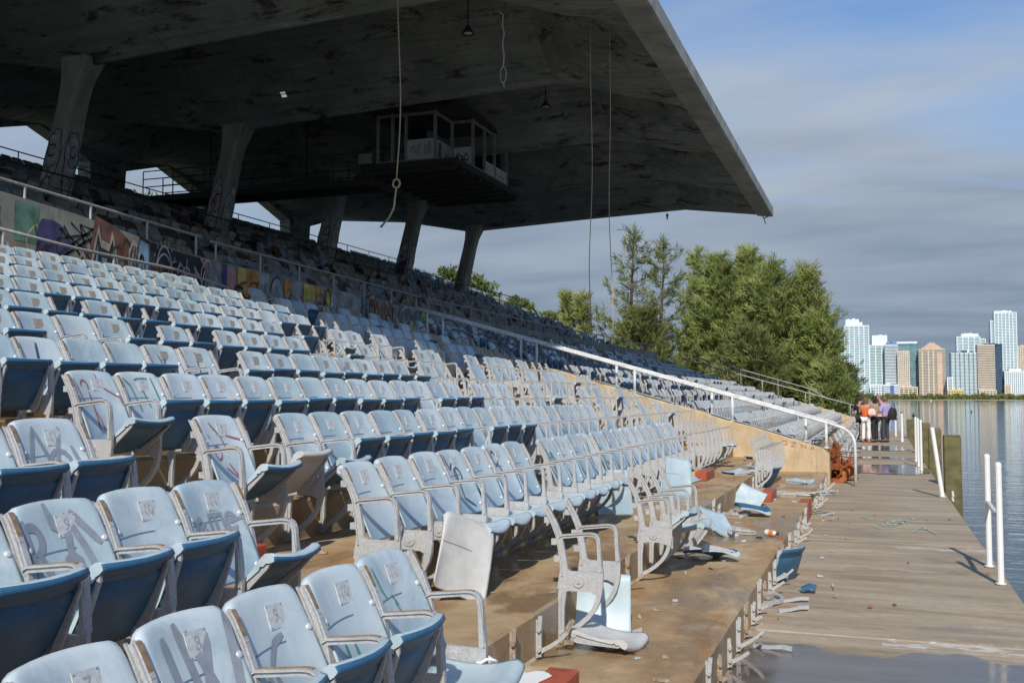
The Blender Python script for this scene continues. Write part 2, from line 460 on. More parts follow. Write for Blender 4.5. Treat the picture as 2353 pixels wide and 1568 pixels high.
def m_puddle():
    t = NT('puddle_water'); w = t.vec(src='World')
    c = t.ramp(t.noise(t.vec((0.4, 3, 1), 'World'), 1.5, 6, 0.6), 0.35, 0.7, (0.085, 0.070, 0.060), (0.15, 0.125, 0.105))
    t.bump(t.noise(w, 8, 3), 0.03, 0.01)
    return t.done(c, t.ramp(t.noise(w, 2.5, 5), 0.4, 0.7, (0.05,) * 3, (0.22,) * 3), 0, 0.6)

def m_leaf(name, a, b):
    t = NT(name); w = t.vec(src='World')
    c = t.ramp(t.noise(w, 0.7, 4, 0.6), 0.32, 0.68, a, b)
    c = t.mix(t.math('MULTIPLY', t.ramp(t.noise(w, 4, 3), 0.5, 0.7), 0.4), c, tuple(x * 1.5 for x in b))
    m = t.done(c, 0.6, 0, 0.2)
    tr = t.n.new('ShaderNodeBsdfTranslucent'); t.l.new(c, tr.inputs[0])
    ms = t.n.new('ShaderNodeMixShader'); ms.inputs[0].default_value = 0.25
    t.l.new(t.b.outputs[0], ms.inputs[1]); t.l.new(tr.outputs[0], ms.inputs[2])
    t.l.new(ms.outputs[0], t.n['Material Output'].inputs['Surface'])
    return m

M = dict(
    plastic=m_plastic(), pan=m_pan(), blue=m_blue(), cast=m_cast(), channel=m_rustline(), tread=m_tread(), dock=m_dock(), tan=m_tanwall(),
    deck=m_deckwall(), roof=m_roof(), column=m_column(), water=m_water(), puddle=m_puddle(),
    burnt=simple('seat_scorched', (0.075, 0.05, 0.045), 0.6, 0, 0.4, 9),
    greypan=simple('seat_primer_grey', (0.52, 0.52, 0.50), 0.6, 0, 0.12, 9),
    seam=simple('seat_seam', (0.13, 0.20, 0.30), 0.6), spray=simple('spray_grey', (0.27, 0.30, 0.34), 0.5, 0, 0.15, 20),
    sprayred=simple('spray_dull_red', (0.34, 0.15, 0.16), 0.5, 0, 0.25, 20), spraygreen=simple('spray_green', (0.07, 0.27, 0.22), 0.5, 0, 0.25, 20),
    sprayink=simple('spray_ink', (0.05, 0.09, 0.14), 0.5), plate=simple('number_plate_metal', (0.56, 0.57, 0.57), 0.5, 0.0, 0.2, 60),
    numeral=simple('numeral_paint', (0.38, 0.385, 0.39), 0.6, 0, 0.4, 40), numeral_worn=simple('numeral_worn', (0.34, 0.30, 0.25), 0.6),
    platewarm=simple('number_plate_tarnished', (0.40, 0.35, 0.28), 0.5, 0.2, 0.25, 60),
    bolt=simple('bolt_white', (0.72, 0.73, 0.74), 0.3, 0.4, 0.1, 60),
    white=simple('white_paint', (0.80, 0.80, 0.77), 0.5, 0, 0.06, 7, bump=0.05), galv=simple('galvanised_pipe', (0.64, 0.65, 0.65), 0.5, 0.0, 0.28, 14), castfar=simple('cast_metal_far', (0.36, 0.37, 0.375), 0.6, 0, 0.3, 8),
    darkrail=simple('dark_rail_paint', (0.06, 0.06, 0.055), 0.6), redpaint=simple('red_step_paint', (0.36, 0.075, 0.03), 0.5, 0, 0.3, 12, bump=0.2),
    castrust=simple('cast_metal_rusting', (0.34, 0.27, 0.20), 0.75, 0.1, 0.55, 22, bump=0.3),
    rust=simple('rusted_steel', (0.30, 0.09, 0.025), 0.75, 0.2, 0.55, 9, bump=0.4), stepcon=simple('step_concrete', (0.46, 0.35, 0.21), 0.85, 0, 0.25, 8, bump=0.3),
    timber=simple('pile_timber', (0.13, 0.115, 0.05), 0.85, 0, 0.4, 5, bump=0.4), dark=simple('dark_steel', (0.035, 0.035, 0.032), 0.7),  # dark: one plain near-black tone
    rope=simple('manila_rope', (0.50, 0.40, 0.26), 0.9, 0, 0.25, 30), whiterope=simple('white_rope', (0.72, 0.72, 0.70), 0.9), redrope=simple('red_cord', (0.30, 0.10, 0.07), 0.9),
    ground=simple('ground_earth', (0.10, 0.095, 0.05), 0.95, 0, 0.4, 0.3, 'World'), greyrail=simple('shade_toned_pipe', (0.34, 0.35, 0.35), 0.55, 0.1, 0.25, 14), beam=simple('edge_beam_concrete', (0.36, 0.37, 0.32), 0.85, 0, 0.3, 1.3, 'World', bump=0.3), dull=simple('upper_seat_dull', (0.22, 0.28, 0.32), 0.8, 0, 0.5, 3, 'World'), debris=simple('upper_debris', (0.27, 0.25, 0.21), 0.9, 0, 0.5, 3, 'World'),  # greyrail: pipe grey darkened, the parapet rails' shade put into its colour
    upper=simple('upper_tier_concrete', (0.30, 0.30, 0.26), 0.9, 0, 0.4, 1.2, 'World', bump=0.2),
)
# ------------------------------------------------------------------ setting: water, land, dock
TR, RS = 0.90, 0.265                     # tread depth and riser height of the lower stand
X0 = -0.93                               # first riser, at the edge of the dock
NROW = 12
def xr(k): return X0 - TR * k
YA, YB = -3.0, 50.4

b = MB(); b.add([(-900, -60, -1.05), (2500, -60, -1.05), (2500, 4500, -1.05), (-900, 4500, -1.05)], [(0, 1, 2, 3)])
tag(b.build('water', M['water']), kind='structure')
b = MB()
shore = [(-3.0, -60), (-3.0, 51.0), (-1.6, 56), (-1.2, 66), (-0.4, 80), (-1.2, 95), (-5, 112), (-20, 130), (-60, 150), (-700, 190), (-700, -60)]
n = len(shore)
b.add([(x, y, -0.35) for x, y in shore] + [(x + 0.5, y, -1.4) for x, y in shore], [tuple(range(n))] + [(i, i + n, (i + 1) % n + n, (i + 1) % n) for i in range(n)])
tag(b.build('ground', M['ground']), kind='structure')

dock = tag(empty('dock'), kind='structure')
joints = [-3.0, 2.9, 7.95, 13.1, 18.2, 23.4, 28.5, 33.7, 38.8, 44.0, 49.1, 54.3]
for y0, y1 in zip(joints[:-1], joints[1:]):
    b = MB(); b.box(X0 - 0.3, 1.14 + rng.uniform(-0.015, 0.015), y0 + 0.006, y1 - 0.006, -0.32, rng.uniform(-0.004, 0.004))
    bevel_obj(b.build('slab', M['dock'], dock), 0.012)
for y in np.arange(3, 55, 4.6):
    b = MB(); b.tube([(0.75, y, -2), (0.75, y, -0.32)], 0.16, 8); b.build('support_pile', M['timber'], dock)

def blob(cx_, cy_, rx, ry, seed, n=26, amp=0.25):
    r_ = random.Random(seed); ph = [r_.uniform(0, 6.28) for _ in range(5)]
    out = []
    for i in range(n):
        a = 2 * math.pi * i / n
        q = 1 + amp * (0.5 * math.sin(2 * a + ph[0]) + 0.4 * math.sin(3 * a + ph[1]) + 0.3 * math.sin(5 * a + ph[2]) + 0.25 * math.sin(9 * a + ph[3]))
        out.append((cx_ + rx * q * math.cos(a), cy_ + ry * q * math.sin(a)))
    return out
def puddle(poly, z):
    b = MB(); b.add([(x, y, z) for x, y in poly], [tuple(range(len(poly)))])
    return tag(b.build('puddle', M['puddle']), kind='structure')
edge = [(-0.91, 7.30)] + [(-0.91 + 2.03 * i / 22, 7.42 + 0.12 * math.sin(i * 0.55) + 0.05 * math.sin(i * 1.7) + 0.10 * i / 22 - 0.10 * max(0, i - 15) / 7 * 0) for i in range(1, 22)] + [(1.12, 7.52)]
puddle([(1.12, 3.0), *edge[::-1], (-0.91, 3.0)], 0.009)
puddle([(min(max(x, -0.9), 1.1), y) for x, y in blob(0.1, 25.9, 1.05, 1.85, 3)], 0.009)
puddle([(min(max(x, -0.9), 1.1), y) for x, y in blob(0.05, 36.3, 0.95, 1.6, 5)], 0.009)
puddle([(min(max(x, -0.9), 1.1), y) for x, y in blob(0.15, 30.6, 0.95, 0.5, 9)], 0.009)
# wet hollow on the first tread

# ------------------------------------------------------------------ lower stand
stand = tag(empty('lower_stand'), kind='structure')
for k in range(NROW + 1):
    b = MB()
    xf, xb = xr(k), xr(k + 1) - 0.06
    ztop, zbot = RS * (k + 1), RS * k - 0.08 - (0.4 if k == 0 else 0)
    ny = 54; ys = np.linspace(YA, YB, ny)
    # chipped front edge
    vs = []
    for y in ys:
        ch = rng.uniform(0, 0.008); dz = rng.uniform(0, 0.006)
        vs += [(xf - rng.uniform(0, 0.004), y, zbot), (xf - rng.uniform(0, 0.003), y, ztop - 0.012 - dz), (xf - 0.012 - ch, y, ztop), (xb, y, ztop), (xb, y, zbot)]
    fs = []
    for i in range(ny - 1):
        for q in range(4):
            a_ = i * 5 + q; fs.append((a_, a_ + 1, a_ + 6, a_ + 5))
    b.add(vs, [tuple(reversed(f)) for f in fs])
    b.add([vs[j] for j in range(5)], [(0, 1, 2, 3, 4)])
    b.build('tier', M['tread'], stand)
BACKX = xr(NROW)                          # face of the graffiti wall, about -11.73

# ------------------------------------------------------------------ aisle walls with hand rails
def wall_top(x): return 0.46 + 0.283 * (-x)
def aisle_wall(y0, y1, label, xend):
    root = empty('aisle_wall', (-0.9, y0, 0), label, 'wall')
    b = MB()
    top = [(-0.895, 0.60), (-0.98, 0.70), (-1.35, 0.82)] + [(x, wall_top(x) + 0.012 * math.sin(x * 7)) for x in np.arange(-1.8, xend, -0.55)] + [(xend, wall_top(xend))]
    pts = [(xend, -0.3), (-0.895, -0.3)] + top
    b.prism_y([(p[0] + 0.9, p[1]) for p in pts], 0, y1 - y0)
    bevel_obj(b.build('wall_body', M['tan'], root), 0.02)
    return root
aw1 = aisle_wall(20.85, 21.27, 'tan concrete aisle wall sloping up between the seat blocks, behind the bare frames', -9.9)
aw2 = aisle_wall(50.35, 50.8, 'far tan end wall of the lower stand, beyond the group of people', -11.6)
# worn pale paint on the sloping cap
b = MB()
for x0_, x1_ in ((-3.2, -1.6), (-5.6, -3.9), (-8.0, -7.0)):
    b.add([(x0_ + 0.9, 0.02, wall_top(x0_) + 0.02), (x1_ + 0.9, 0.02, wall_top(x1_) + 0.02), (x1_ + 0.9, 0.34, wall_top(x1_) + 0.02), (x0_ + 0.9, 0.34, wall_top(x0_) + 0.02)], [(0, 1, 2, 3)])
b.build('worn_cap_paint', simple('cap_paint', (0.40, 0.44, 0.43), 0.8, 0, 0.35, 5), aw1)
b = MB(); _t = [(0.06, 'O'), (0.2, 'Z'), (0.36, 'N'), (0.5, 'A')]
ST = dict(O=[[(0, 0), (0, 1), (1, 1), (1, 0), (0, 0)]], Z=[[(0, 1), (1, 1), (0, 0), (1, 0)]], N=[[(0, 0), (0, 1), (1, 0), (1, 1)]], A=[[(0, 0), (.5, 1), (1, 0)], [(.2, .4), (.8, .4)]])
for off, ch in _t:
    for st_ in ST[ch]:
        pp = [(-1.85 + 0.9 + off * 1.2 + px_ * 0.085, -0.004, 0.80 + 0.075 * pz_ - 0.22 * off) for px_, pz_ in st_]
        for p, q in zip(pp[:-1], pp[1:]):
            d = Vector((q[0] - p[0], q[2] - p[2])).normalized(); nx, nz = -d.y * 0.007, d.x * 0.007
            b.add([(p[0] - nx, p[1], p[2] - nz), (q[0] - nx, q[1], q[2] - nz), (q[0] + nx, q[1], q[2] + nz), (p[0] + nx, p[1], p[2] + nz)], [(0, 1, 2, 3)])
b.build('rust_coloured_scrawl', simple('faded_red_scrawl', (0.38, 0.19, 0.10), 0.9, 0, 0.3, 20), aw1)

def rail_z(x): return 0.955 + 0.281 * (-x)
def pipe_rail(name, label, y, xs_posts, xhi, down, r=0.030, zoff=0.0, post_base=wall_top, mat='galv', xlo=-0.75, cat='handrail', group=None):
    root = empty(name, (xlo, y, 0), label, cat, group)
    P = []
    if down:
        P += [(-0.42, y, 0.0), (-0.42, y, 0.72), (-0.43, y, 0.86), (-0.47, y, 0.97), (-0.55, y, 1.06), (-0.66, y, 1.13)]
    P += [(x, y, rail_z(x) + zoff) for x in np.linspace(xlo if not down else -0.85, xhi, 8)]
    b = MB(); b.tube([(p[0] - xlo, p[1] - y, p[2]) for p in P], r, 8); b.build('rail', M[mat], root, smooth=True)
    for x in xs_posts:
        b = MB(); b.tube([(x - xlo, 0, post_base(x) - 0.02), (x - xlo, 0, rail_z(x) + zoff - 0.01)], r * 0.95, 8); b.build('post', M[mat], root, smooth=True)
        b = MB(); b.lathe([(0.001, 0.012), (r * 1.9, 0.012), (r * 1.9, -0.01)], (x - xlo, 0, post_base(x) + 0.006), 8); b.build('post_flange', M[mat], root)
    return root
pipe_rail('handrail', 'thick white pipe handrail bending down to the dock at its lower end', 20.93, [-0.95, -2.75, -4.75, -6.9, -9.1], -9.75, True)
pipe_rail('handrail', 'second pipe handrail running just behind the one that bends to the dock', 21.2, [-1.35, -3.2, -5.2, -7.35, -9.6], -9.9, False, zoff=0.03)
pipe_rail('handrail', 'long white pipe handrail on the far end wall, sloping down toward the people', 50.42, [-1.2, -3.2, -5.2, -7.3, -9.5], -9.0, False, 0.026, 0.05, mat='greyrail')
root = empty('handrail', (-2.2, 52.0, 0), 'upper handrail behind the far end wall, against the dark pines', 'handrail')
P = [(-2.2, 52, 1.55), (-3.1, 52, 2.08), (-6.4, 52, 3.05), (-9.2, 52, 3.85)]
b = MB(); b.tube([(p[0] + 2.2, 0, p[2]) for p in P], 0.024, 8); b.build('rail', M['greyrail'], root)
for x, z in ((-3.1, 2.08), (-4.6, 2.52), (-6.4, 3.05), (-7.9, 3.48), (-9.1, 3.82)):
    b = MB(); b.tube([(x + 2.2, 0, -0.4), (x + 2.2, 0, z)], 0.02, 8); b.build('post', M['greyrail'], root)

# ------------------------------------------------------------------ graffiti wall (parapet of the upper deck)
TOPS = [(-3.0, 4.90), (8, 4.78), (11.2, 4.66), (12.6, 4.58), (15.3, 4.32), (19.5, 4.20), (26, 4.13), (34, 4.09), (57.5, 4.16)]
def ptop(y): return float(np.interp(y, [p[0] for p in TOPS], [p[1] for p in TOPS]))
parapet = empty('parapet_wall', (BACKX, 27, 3.1), 'long graffiti-covered parapet wall at the back of the lower seats', 'wall')
b = MB()
ys = sorted(set([p[0] for p in TOPS] + list(np.arange(-2, 57, 2.0))))
vs = []
for y in ys:
    vs += [(0.0, y - 27, -0.4), (0.0, y - 27, ptop(y) - 3.1), (-0.18, y - 27, ptop(y) - 3.1), (-0.18, y - 27, -0.4)]
fs = []
for i in range(len(ys) - 1):
    for q in range(3):
        a_ = i * 4 + q; fs.append((a_, a_ + 4, a_ + 5, a_ + 1))
m_ = (len(ys) - 1) * 4
fs += [(0, 1, 2, 3), (m_ + 3, m_ + 2, m_ + 1, m_)]
b.add(vs, fs)
b.build('wall_body', M['deck'], parapet)

# painted shapes on the wall: polygons and strokes a few millimetres proud of the concrete
GCOL = dict(black=(0.015, 0.015, 0.017), white=(0.55, 0.56, 0.55), blue=(0.20, 0.36, 0.52), orange=(0.62, 0.28, 0.04), yellow=(0.66, 0.50, 0.10), red=(0.32, 0.06, 0.05),
            cream=(0.48, 0.45, 0.32), grey=(0.22, 0.23, 0.22), brown=(0.19, 0.08, 0.055), green=(0.14, 0.30, 0.22), lime=(0.42, 0.55, 0.24), pink=(0.50, 0.27, 0.25),
            navy=(0.05, 0.05, 0.17), pale=(0.37, 0.375, 0.35), lilac=(0.33, 0.29, 0.42))
GM = {k_: simple('graffiti_' + k_, tuple(0.8 * q_ + 0.02 for q_ in v_), 0.85, 0, 0.5, 3.5) for k_, v_ in GCOL.items()}
class Wallpaint:
    def __init__(s, parent, to3d): s.p, s.f, s.lev = parent, to3d, 0
    def fill(s, c, pts):
        s.lev += 1
        b = MB(); b.add([s.f(a, z, 0.003 + 0.0004 * s.lev) for a, z in pts], [tuple(range(len(pts)))])
        return b.build('graffiti', GM[c], s.p)
    def stroke(s, c, lines, w=0.03):
        s.lev += 1
        b = MB()
        for pts in lines:
            n_ = len(pts); L_, R_ = [], []
            for i, p in enumerate(pts):
                a_ = pts[max(i - 1, 0)]; c_ = pts[min(i + 1, n_ - 1)]
                d = Vector((c_[0] - a_[0], c_[1] - a_[1]))
                d = d.normalized() if d.length > 1e-6 else Vector((1, 0))
                L_.append((p[0] - d.y * w / 2, p[1] + d.x * w / 2)); R_.append((p[0] + d.y * w / 2, p[1] - d.x * w / 2))
            off = 0.003 + 0.0004 * s.lev
            vs_ = [s.f(*q, off) for q in L_] + [s.f(*q, off) for q in R_]
            b.add(vs_, [(i + n_, i + 1 + n_, i + 1, i) for i in range(n_ - 1)])
        return b.build('graffiti', GM[c], s.p)
def arc(cx_, cy_, rx, ry, a0, a1, n=14): return [(cx_ + rx * math.cos(R(a0 + (a1 - a0) * i / (n - 1))), cy_ + ry * math.sin(R(a0 + (a1 - a0) * i / (n - 1)))) for i in range(n)]
ZB = 3.22
_my = [5, 10.6, 12.3, 13.0, 17.7, 20.6, 22.4, 23.9, 26.0, 27.1, 29.6, 33.7, 37.6, 39.0, 45.2, 48.2, 55.5, 57]
_ty = [6, 10.9, 12.1, 12.9, 14.35, 15.9, 16.4, 16.9, 18.0, 18.6, 19.35, 20.5, 22.0, 22.2, 23.7, 26.4, 44.0, 50]
def wy(a): return float(np.interp(a, _my, _ty))
def ptop_m(a): return 4.14
W = Wallpaint(parapet, lambda a, z, o: (o, wy(a) - 27, ZB + (z - ZB) * (ptop(wy(a)) - ZB) / (4.14 - ZB) - 3.1))
def band(c, y0, y1, lo=0.0, hi=1.0):
    n_ = max(2, int((y1 - y0) / 0.5) + 1); yy = [y0 + (y1 - y0) * i / (n_ - 1) for i in range(n_)]
    top = [(y, ZB + (4.12 - ZB) * hi) for y in yy]
    W.fill(c, [(y, ZB + (4.14 - ZB) * lo) for y in yy] + top[::-1])
def fz(y, q): return ZB + (4.14 - ZB) * q
r2 = random.Random(21)
# left: tags over bare wall, green haze, purple patch
band('green', 11.35, 12.0, 0.55, 0.98); W.fill('navy', blob(12.3, 3.75, 0.35, 0.28, 4, amp=0.1))
W.stroke('black', [[(10.6 + 0.06 * i + r2.uniform(-.2, .2), fz(11, r2.uniform(.05, .95))) for i in range(6)] for _ in range(7)], 0.05)
W.stroke('black', [[(12.4 + r2.uniform(0, 1.1), fz(12.6, .45) + r2.uniform(-.15, .42)) for _ in range(5)] for _ in range(7)], 0.03)
# big wild-style piece in blue, black and cream
W.fill('brown', [(13.0, 3.5), (13.5, 4.2), (15.2, 4.15), (16.4, 4.0), (16.6, 3.6), (15, 3.4)])
W.fill('cream', [(13.1, 3.55), (13.75, 4.12), (13.95, 3.95), (14.6, 3.93), (14.75, 4.1), (15.3, 3.7), (15.25, 3.3), (13.3, 3.3)])
W.fill('black', [(13.25, 3.5), (13.72, 4.02), (13.95, 3.86), (14.55, 3.84), (14.8, 4.0), (15.2, 3.68), (15.15, 3.25), (13.4, 3.25)])
W.fill('blue', [(13.35, 3.4), (13.72, 3.9), (13.8, 3.3), (13.4, 3.25)]); W.fill('blue', [(14.0, 3.75), (14.4, 3.75), (14.5, 3.25), (14.15, 3.25)])
W.fill('blue', [(14.85, 3.9), (15.15, 3.65), (15.1, 3.25), (14.8, 3.3)])
W.stroke('cream', [[(15.3, 3.3), (15.8, 3.5), (15.6, 3.75), (15.3, 3.7)], [(15.9, 3.3), (16.1, 3.95)], [(15.8, 3.35), (16.5, 4.0)]], 0.07)
W.fill('blue', [(16.35, 3.3), (16.9, 4.15), (17.7, 4.1), (17.6, 3.5), (17.1, 3.25)])
W.stroke('black', [[(16.35, 3.3), (16.9, 4.13), (17.7, 4.1), (17.62, 3.5), (17.1, 3.28)], arc(17.1, 3.7, .25, .2, 0, 300), [(16.7, 3.5), (17.0, 3.9), (17.3, 3.5)]], 0.06)
# black panel with white outlines
band('black', 17.75, 20.6)
W.stroke('white', [arc(18.45, 3.6, .45, .42, -20, 200), arc(18.45, 3.66, .42, .47, 20, 170), [(18.0, 3.6), (17.95, 3.42), (18.3, 3.4)]], 0.03)
W.stroke('white', [arc(19.6, 3.68, .27, .25, 0, 360), [(19.6, 4.05), (19.6, 3.3)], arc(19.6, 3.85, .4, .3, 200, 340), arc(19.6, 3.5, .2, .12, 190, 350)], 0.035)
for a_ in range(20, 170, 18): W.stroke('white', [[(18.45 + .62 * math.cos(R(a_)), 3.68 + .5 * math.sin(R(a_))), (18.48 + .62 * math.cos(R(a_)), 3.7 + .5 * math.sin(R(a_)))]], 0.045)
W.fill('pink', [(20.2, 4.15), (21.3, 4.1), (21.5, 3.8), (20.9, 3.85)])
W.stroke('white', [[(20.0, 3.95), (20.7, 3.6), (21.2, 3.3)]], 0.05)
band('grey', 20.9, 22.4); W.stroke('white', [[(21.0 + .18 * i + r2.uniform(-.1, .1), r2.uniform(3.3, 3.95)) for i in range(6)] for _ in range(3)], 0.05)
band('navy', 22.4, 22.9); band('pink', 22.9, 23.8); W.fill('navy', blob(23.3, 3.55, .3, .2, 8))
band('orange', 23.9, 26.0); band('yellow', 24.0, 24.5, .5, 1); band('pale', 25.3, 26.0)
W.stroke('grey', [[(24.1 + .25 * i, 3.3 + (.6 if i % 2 else 0.1)) for i in range(8)]], 0.04)
def bubble(x0_, w_, c='pale', lo=3.25, hi=4.05):
    p_ = [(x0_, lo), (x0_ + w_, lo), (x0_ + w_, hi - w_ * .5)] + arc(x0_ + w_ / 2, hi - w_ * .5, w_ / 2, w_ * .5, 0, 180, 9) + [(x0_, hi - w_ * .5)]
    W.fill(c, p_); W.stroke('black', [p_ + [p_[0]]], 0.035)
bubble(26.1, .95, 'pale', 3.3, 4.12); band('orange', 27.1, 28.0, .6, 1)
for i, x_ in enumerate((27.1, 27.7, 28.35, 28.95)): bubble(x_, .6, 'pale', 3.25, 3.75 + .08 * (i % 2))
band('yellow', 29.6, 31.2, .55, 1); band('orange', 31.2, 32.2, .6, 1); band('grey', 29.6, 33, 0, .55); band('yellow', 32.9, 33.7)
W.stroke('cream', [arc(30.3, 3.55, .35, .3, 0, 360), [(30.9, 3.3), (31.4, 3.85), (31.9, 3.4), (32.5, 3.75)]], 0.06)
band('pale', 33.8, 37.6)
W.stroke('grey', [[(34.0 + .55 * i, 3.3), (34.15 + .55 * i, 3.9), (34.4 + .55 * i, 3.95), (34.45 + .55 * i, 3.3)] for i in range(6)], 0.045)
band('blue', 38.2, 39.0)
# red letters edged in cream
for i, (x_, ch) in enumerate(zip((39.0, 40.0, 41.1, 42.1, 43.2, 44.2), 'ATOMOS')):
    L_ = dict(A=[[(0, 0), (.4, .7), (.8, 0)], [(.2, .25), (.6, .25)]], T=[[(0, .7), (.8, .7)], [(.4, .7), (.4, 0)]], O=[arc(.4, .35, .34, .34, 0, 360)],
              M=[[(0, 0), (.1, .7), (.4, .3), (.7, .7), (.8, 0)]], S=[[(.75, .6), (.4, .72), (.1, .5), (.65, .25), (.4, 0), (.05, .1)]])[ch]
    W.stroke('cream', [[(x_ + px_ * 1.1, 3.3 + pz_) for px_, pz_ in l_] for l_ in L_], 0.34)
    W.stroke('red', [[(x_ + px_ * 1.1, 3.3 + pz_) for px_, pz_ in l_] for l_ in L_], 0.20)
band('grey', 45.2, 48.2, 0, .9); W.fill('lime', blob(46.2, 3.5, .5, .25, 2)); bubble(47.0, .6, 'lime'); 
for i in range(9): bubble(48.3 + i * .8, .62, ['pale', 'grey', 'lilac', 'white', 'pink'][i % 5], 3.3, 3.95)

for q_ in range(60):
    a_ = r2.uniform(10.0, 47.5); rx_ = r2.uniform(.25, .7); z_ = r2.uniform(3.4, 3.95)
    W.stroke(r2.choice(['black', 'black', 'white', 'grey', 'cream', 'red', 'blue']), [arc(a_, z_, rx_, r2.uniform(.12, .3), r2.uniform(0, 180), r2.uniform(220, 420))], r2.uniform(.025, .06))
for q_ in range(34):
    a_ = r2.uniform(10.0, 47.5); z_ = r2.uniform(3.5, 4.05)
    W.stroke(r2.choice(['black', 'white', 'navy', 'brown']), [[(a_, z_), (a_ + r2.uniform(.1, .5), z_ - r2.uniform(.2, .5)), (a_ + r2.uniform(.4, .9), z_ + r2.uniform(-.1, .1))]], .04)
# low pipe railing along the top of the parapet
def deck_rail(y0, y1, z0, z1, dx, label, group=None):
    root = empty('parapet_railing', (BACKX - 0.09, y0, ptop(y0)), label, 'railing')
    zb = ptop(y0)
    b = MB(); b.tube([(0, 0, z0 - zb), (0, y1 - y0, z1 - zb)], 0.023, 6); b.build('rail', M['greyrail'], root)
    y = y0 + 0.15
    while y < y1 - 0.05:
        zt = z0 + (z1 - z0) * (y - y0) / (y1 - y0)
        b = MB(); b.tube([(0, y - y0, ptop(y) - zb - 0.05), (0, y - y0, zt - zb)], 0.021, 6); b.build('post', M['greyrail'], root)
        y += dx
deck_rail(7.5, 15.9, 5.0, 4.70, 1.35, 'grey railing over the graffiti wall, nearest stretch, left of the picture')
deck_rail(16.2, 25.6, 4.66, 4.45, 1.5, 'grey railing over the graffiti wall, second stretch, above the black painted panel')
deck_rail(26.0, 40.0, 4.46, 4.42, 1.6, 'grey railing over the graffiti wall, middle stretch, above the orange painted letters')
deck_rail(40.4, 57.3, 4.45, 4.55, 1.3, 'grey railing over the graffiti wall, farthest stretch, ending before the pines')
# pipe along the wall above the last row
root = empty('handrail', (BACKX + 0.25, 10.6, 3.0), 'pale pipe rail along the foot of the graffiti wall above the last row', 'handrail')
b = MB(); b.tube([(0, 0, 1.09), (0, 1.8, 0.99), (0, 4.2, 0.94), (0, 5.6, 0.78), (0, 6.1, 0.62)], 0.024, 8); b.build('rail', M['greyrail'], root, smooth=True)
for dy, zt in ((0.4, 1.07), (2.6, 0.97), (4.4, 0.92)):
    b = MB(); b.tube([(0, dy, 0.15), (0, dy, zt)], 0.02, 6); b.build('post', M['greyrail'], root)

# ------------------------------------------------------------------ upper stand
UP = []                                   # (x of riser, z of tread above it)
x, z = BACKX - 1.25, 3.45
while x > -27.7:
    rise = 0.36 if x > -20.0 else 0.31
    z += rise; UP.append((x, z)); x -= 0.85
b = MB()
prof = [(BACKX - 0.17, 3.45)]
for (x, z) in UP: prof += [(x, prof[-1][1]), (x, z)]
prof += [(-28.4, UP[-1][1]), (-28.4, 1.0), (BACKX - 0.17, 1.0)]
for p, q in zip(prof[:-1], prof[1:]):
    b.add([(p[0], YA, p[1]), (q[0], YA, q[1]), (q[0], 57.5, q[1]), (p[0], 57.5, p[1])], [(0, 1, 2, 3)])
b.add([(p[0], 57.5, p[1]) for p in prof], [tuple(range(len(prof)))])
b.add([(p[0], YA, p[1]) for p in prof], [tuple(range(len(prof) - 1, -1, -1))])
tag(b.build('upper_stand', M['upper']), kind='structure')
def upz(x): return float(np.interp(-x, [-u[0] for u in UP], [u[1] for u in UP]))

# ------------------------------------------------------------------ roof: folded concrete shell
YC = [21.36 + 7.05 * i for i in range(-2, 5)]
RY0, RY1 = YC[0] - 0.65, YC[-1] + 0.65
XK, XF = -8.8, -4.95
XRB = -28.4
VX = [XRB, -24.0, -20.2, -14, XK, XF]; VZ = [11.50, 11.15, 10.42, 10.72, 10.92, 10.42]
RX = [XRB, -20.5, -9.0, XF];                RZ = [10.70, 13.7, 13.0, 10.42]
def roof_z(x, y):
    zv = np.interp(x, VX, VZ); zr = np.interp(x, RX, RZ)
    if y <= YC[0] or y >= YC[-1]: return float(zv)
    d = min(abs(y - c) for c in YC); h = 3.525
    w = 0.04 if x < XK else 0.04 + 2.3 * (x - XK) / (XF - XK)
    if d <= w: return float(zv)
    return float(zv + (zr - zv) * (d - w) / (h - w))
roof = empty('stadium_roof', (-20.2, 28.5, 10.4), 'huge dark folded concrete canopy cantilevered over the stand, streaked with stains', 'roof')
xs = sorted(set(list(np.round(np.linspace(XRB, XF, 40), 3)) + VX + [-17.6, -17.4, -17.95, -17.2]))
ysr = []
for c in YC: ysr += [c - 0.04, c + 0.04] + [c + q for q in (0.35, 0.7, 1.05, 1.3, 1.9, 2.6, 3.525, 4.45, 5.15, 5.75, 6.0, 6.35, 6.7)]
ysr = sorted(set([RY0, RY1, 27.50, 27.65, 28.15] + [y for y in ysr if RY0 < y < RY1]))
ox, oy, oz = -20.2, 28.5, 10.4
b = MB(); nx_, ny_ = len(xs), len(ysr)
TH = 0.24
vs = [(x - ox, y - oy, roof_z(x, y) - oz) for x in xs for y in ysr] + [(x - ox, y - oy, roof_z(x, y) + TH + 0.05 - oz) for x in xs for y in ysr]
N_ = nx_ * ny_; fs = []
for i in range(nx_ - 1):
    for j in range(ny_ - 1):
        a_ = i * ny_ + j; q = (a_, a_ + 1, a_ + ny_ + 1, a_ + ny_)
        hole = abs((xs[i] + xs[i + 1]) / 2 + 17.5) < 0.06 and abs((ysr[j] + ysr[j + 1]) / 2 - 27.575) < 0.06
        holet = abs((xs[i] + xs[i + 1]) / 2 + 17.6) < 0.4 and 27.5 < (ysr[j] + ysr[j + 1]) / 2 < 28.16
        if not hole: fs.append(q)
        if not holet: fs.append(tuple(N_ + t for t in reversed(q)))
for i in range(nx_ - 1):
    for j in (0, ny_ - 1):
        a_ = i * ny_ + j; fs.append((a_, a_ + ny_, N_ + a_ + ny_, N_ + a_))
